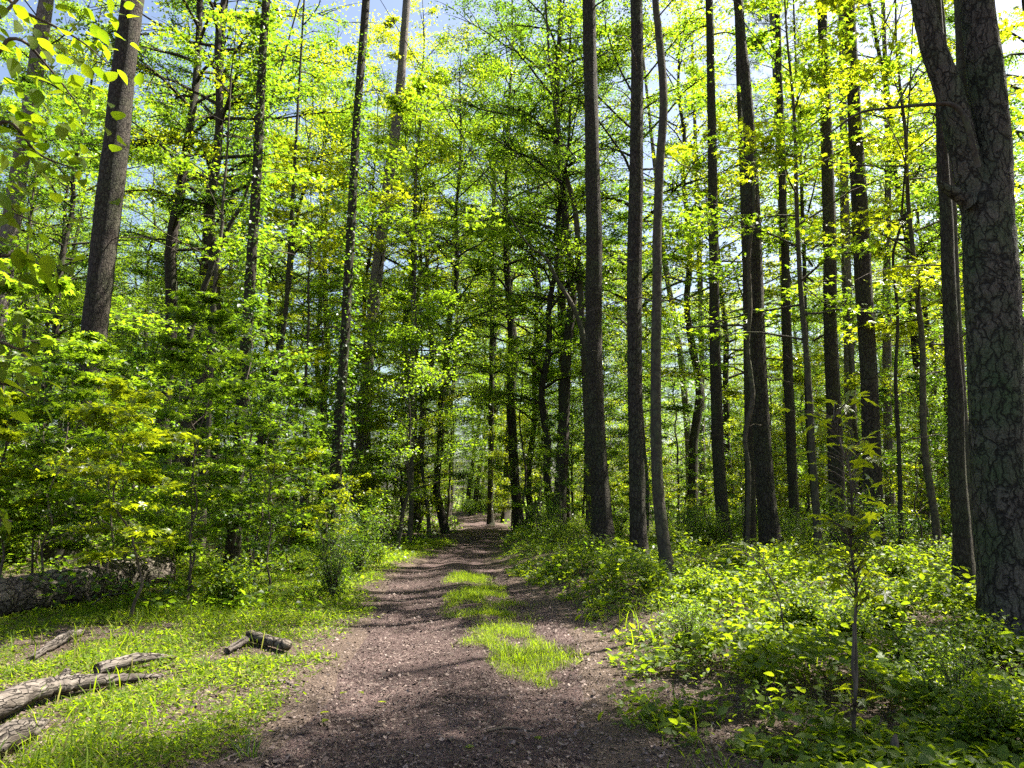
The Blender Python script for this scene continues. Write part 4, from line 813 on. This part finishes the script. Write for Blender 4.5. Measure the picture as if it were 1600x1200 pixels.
P_ = np.array([at_d(u, v, 4.85 + dd) for u, v, dd in ((1337, 1075, 0), (1332, 1040, -.02), (1334, 1000, -.03), (1333, 975, -.03))]) - np.array(yt.location); W = Wood(); W.tube(spline(P_, 12), np.linspace(.012, .007, 12), 9, .15, rg); obj('broken_stem', W.mesh('broken_stem'), M['twig'], yt)
LL = [(u + rg.normal(0, 5), v + rg.normal(0, 4), rg.normal(0, .1), rg.uniform(.09, .13), rg.uniform(0, 6.28), rg.normal(-.1, .25)) for u, v in ((1122, 857), (1138, 853), (1166, 846), (1178, 850), (1150, 868), (1168, 872), (1190, 880), (1205, 878), (1128, 866))]
stem_plant('young_sapling', 'short young sapling with few broad leaves left of the thin foreground one', 'sapling', 7.0, [(1228, 1010, 2.5, 0), (1218, 940, 2.2, 0), (1195, 890, 2, 0), (1160, 862, 1.6, 0), (1135, 853, 1, 0)], LL + [(a[0] + 8, a[1] + 7, a[2] + .08, a[3] * .8, a[4] + 2, a[5]) for a in LL], 'leaf_young', STAR, 14)

# tree just outside the left edge whose leaves hang into the view
base = np.array([-3.1, 2.6, 0.]); base[2] = float(terrain(base[0], base[1])); ot = empty('overhanging_tree', base); tag(ot, 'near tree at the left edge with large oval leaves hanging into view', 'tree')
W = Wood(); zz = np.linspace(-.1, 5.5, 20); W.tube(np.stack([.05 * np.sin(zz), .04 * np.cos(zz * 1.3), zz], -1), .06 * (1 - .12 * zz), 10, .04, rg); obj('trunk', W.mesh('trunk'), M['smooth_bark'], ot)
lp, lsz, laz, lti = [], [], [], []
def hang(pts, d, nl, spread, sz=(.05, .088), hd=None):
    P = np.array([at_d(u, v, d + dd) for u, v, dd in pts]) - base; z0_ = max(.8, P[0][2] - .5)
    P = np.vstack([[0, 0, z0_], P]); S = spline(P, 30); W = Wood(); W.tube(S, np.linspace(.011, .0025, 30), 6, .1, rg, False); obj('branch', W.mesh('branch'), M['twig'], ot)
    for _ in range(nl):
        k = rg.integers(9, 30); p = S[k] + rg.normal(0, spread, 3); lp.append(p); lsz.append(rg.uniform(*sz)); laz.append(rg.normal(-.3, .9) if hd is None else rg.normal(hd, .6)); lti.append(rg.normal(-.45, .4))
hang([(-60, 120, 0), (20, 60, .0), (80, 110, .1), (130, 175, .1)], 2.7, 54, .09)
hang([(-60, -20, 0), (40, 20, .1), (120, 60, .2), (170, 100, .2)], 3.0, 50, .10)
hang([(-60, 230, 0), (10, 190, .0), (60, 240, .1), (120, 265, .1)], 2.8, 50, .09)
hang([(-60, 60, 0), (60, -30, .1), (140, -20, .2), (215, 10, .2)], 3.0, 34, .07)
hang([(-60, 330, 0), (0, 310, .0), (30, 335, .1), (60, 350, .1)], 2.7, 22, .06)
hang([(-60, 420, 0), (0, 400, .0), (40, 405, .1), (90, 425, .1)], 2.6, 34, .06)
hang([(-60, 530, 0), (0, 535, .0), (30, 545, .1), (60, 535, .1)], 2.7, 16, .05)
hang([(-60, 610, 0), (0, 600, .0), (25, 605, .1), (45, 620, .1)], 2.6, 14, .05)
hang([(-60, 800, 0), (-20, 810, .0), (5, 812, .0), (20, 815, .0)], 2.6, 4, .02)
obj('foliage', leaves('foliage', np.array(lp), np.array(lsz), np.array(laz), np.array(lti), rg.normal(0, .5, len(lp)), OVATE, rg), M['hang'], ot)
# single green leaves fallen on the path
for k_, (u, v, tx) in enumerate([(590, 1101, 'on the middle of the path'), (532, 1088, 'at the left path edge'), (845, 1160, 'low on the right rut'), (742, 1172, 'pale and large at the bottom of the path'), (512, 1128, 'on the dirt at lower left'), (560, 1085, 'in shade left of the path middle'), (500, 1118, 'beside the left grass tufts')]):
    g0 = ground_at(u, v); o = obj('fallen_leaf', leaves('fallen_leaf', np.zeros((1, 3)), np.array([.07]), np.array([k_ * 1.1]), np.array([.08]), np.array([.1]), OVATE, rg, np.array([.7])), M['leaf_young']); o.location = g0 + [0, 0, .015]
    tag(o, f'single green leaf fallen {tx}', 'leaf', 'green leaves fallen on the path')
# weeds and grass clumps one can tell apart
def clump(name, label, u, v, n, h, mat, spread=.09):
    g0 = ground_at(u, v); a = rg.uniform(0, 6.28, n); rr = np.abs(rg.normal(0, spread, n)); pp = np.stack([np.cos(a) * rr, np.sin(a) * rr, 0 * a], -1)
    o = obj(name, leaves(name, pp, h * rg.uniform(.5, 1.1, n), a + rg.normal(0, .6, n), rg.normal(1.0, .25, n), rg.normal(0, .3, n), THIN, rg), M[mat]); o.location = g0; tag(o, label, 'grass')
clump('grass_clump', 'tallest grass clump at the near end of the centre strip', 812, 1035, 110, .15, 'grass', .06)
clump('grass_clump', 'grass clump spilling into the right rut below the strip', 838, 1052, 60, .12, 'grass', .05)
clump('grass_clump', 'small dark tuft on bare dirt at the lower left path edge', 390, 1183, 34, .16, 'leaf_deep', .05)
print('objects', len(SC.objects))
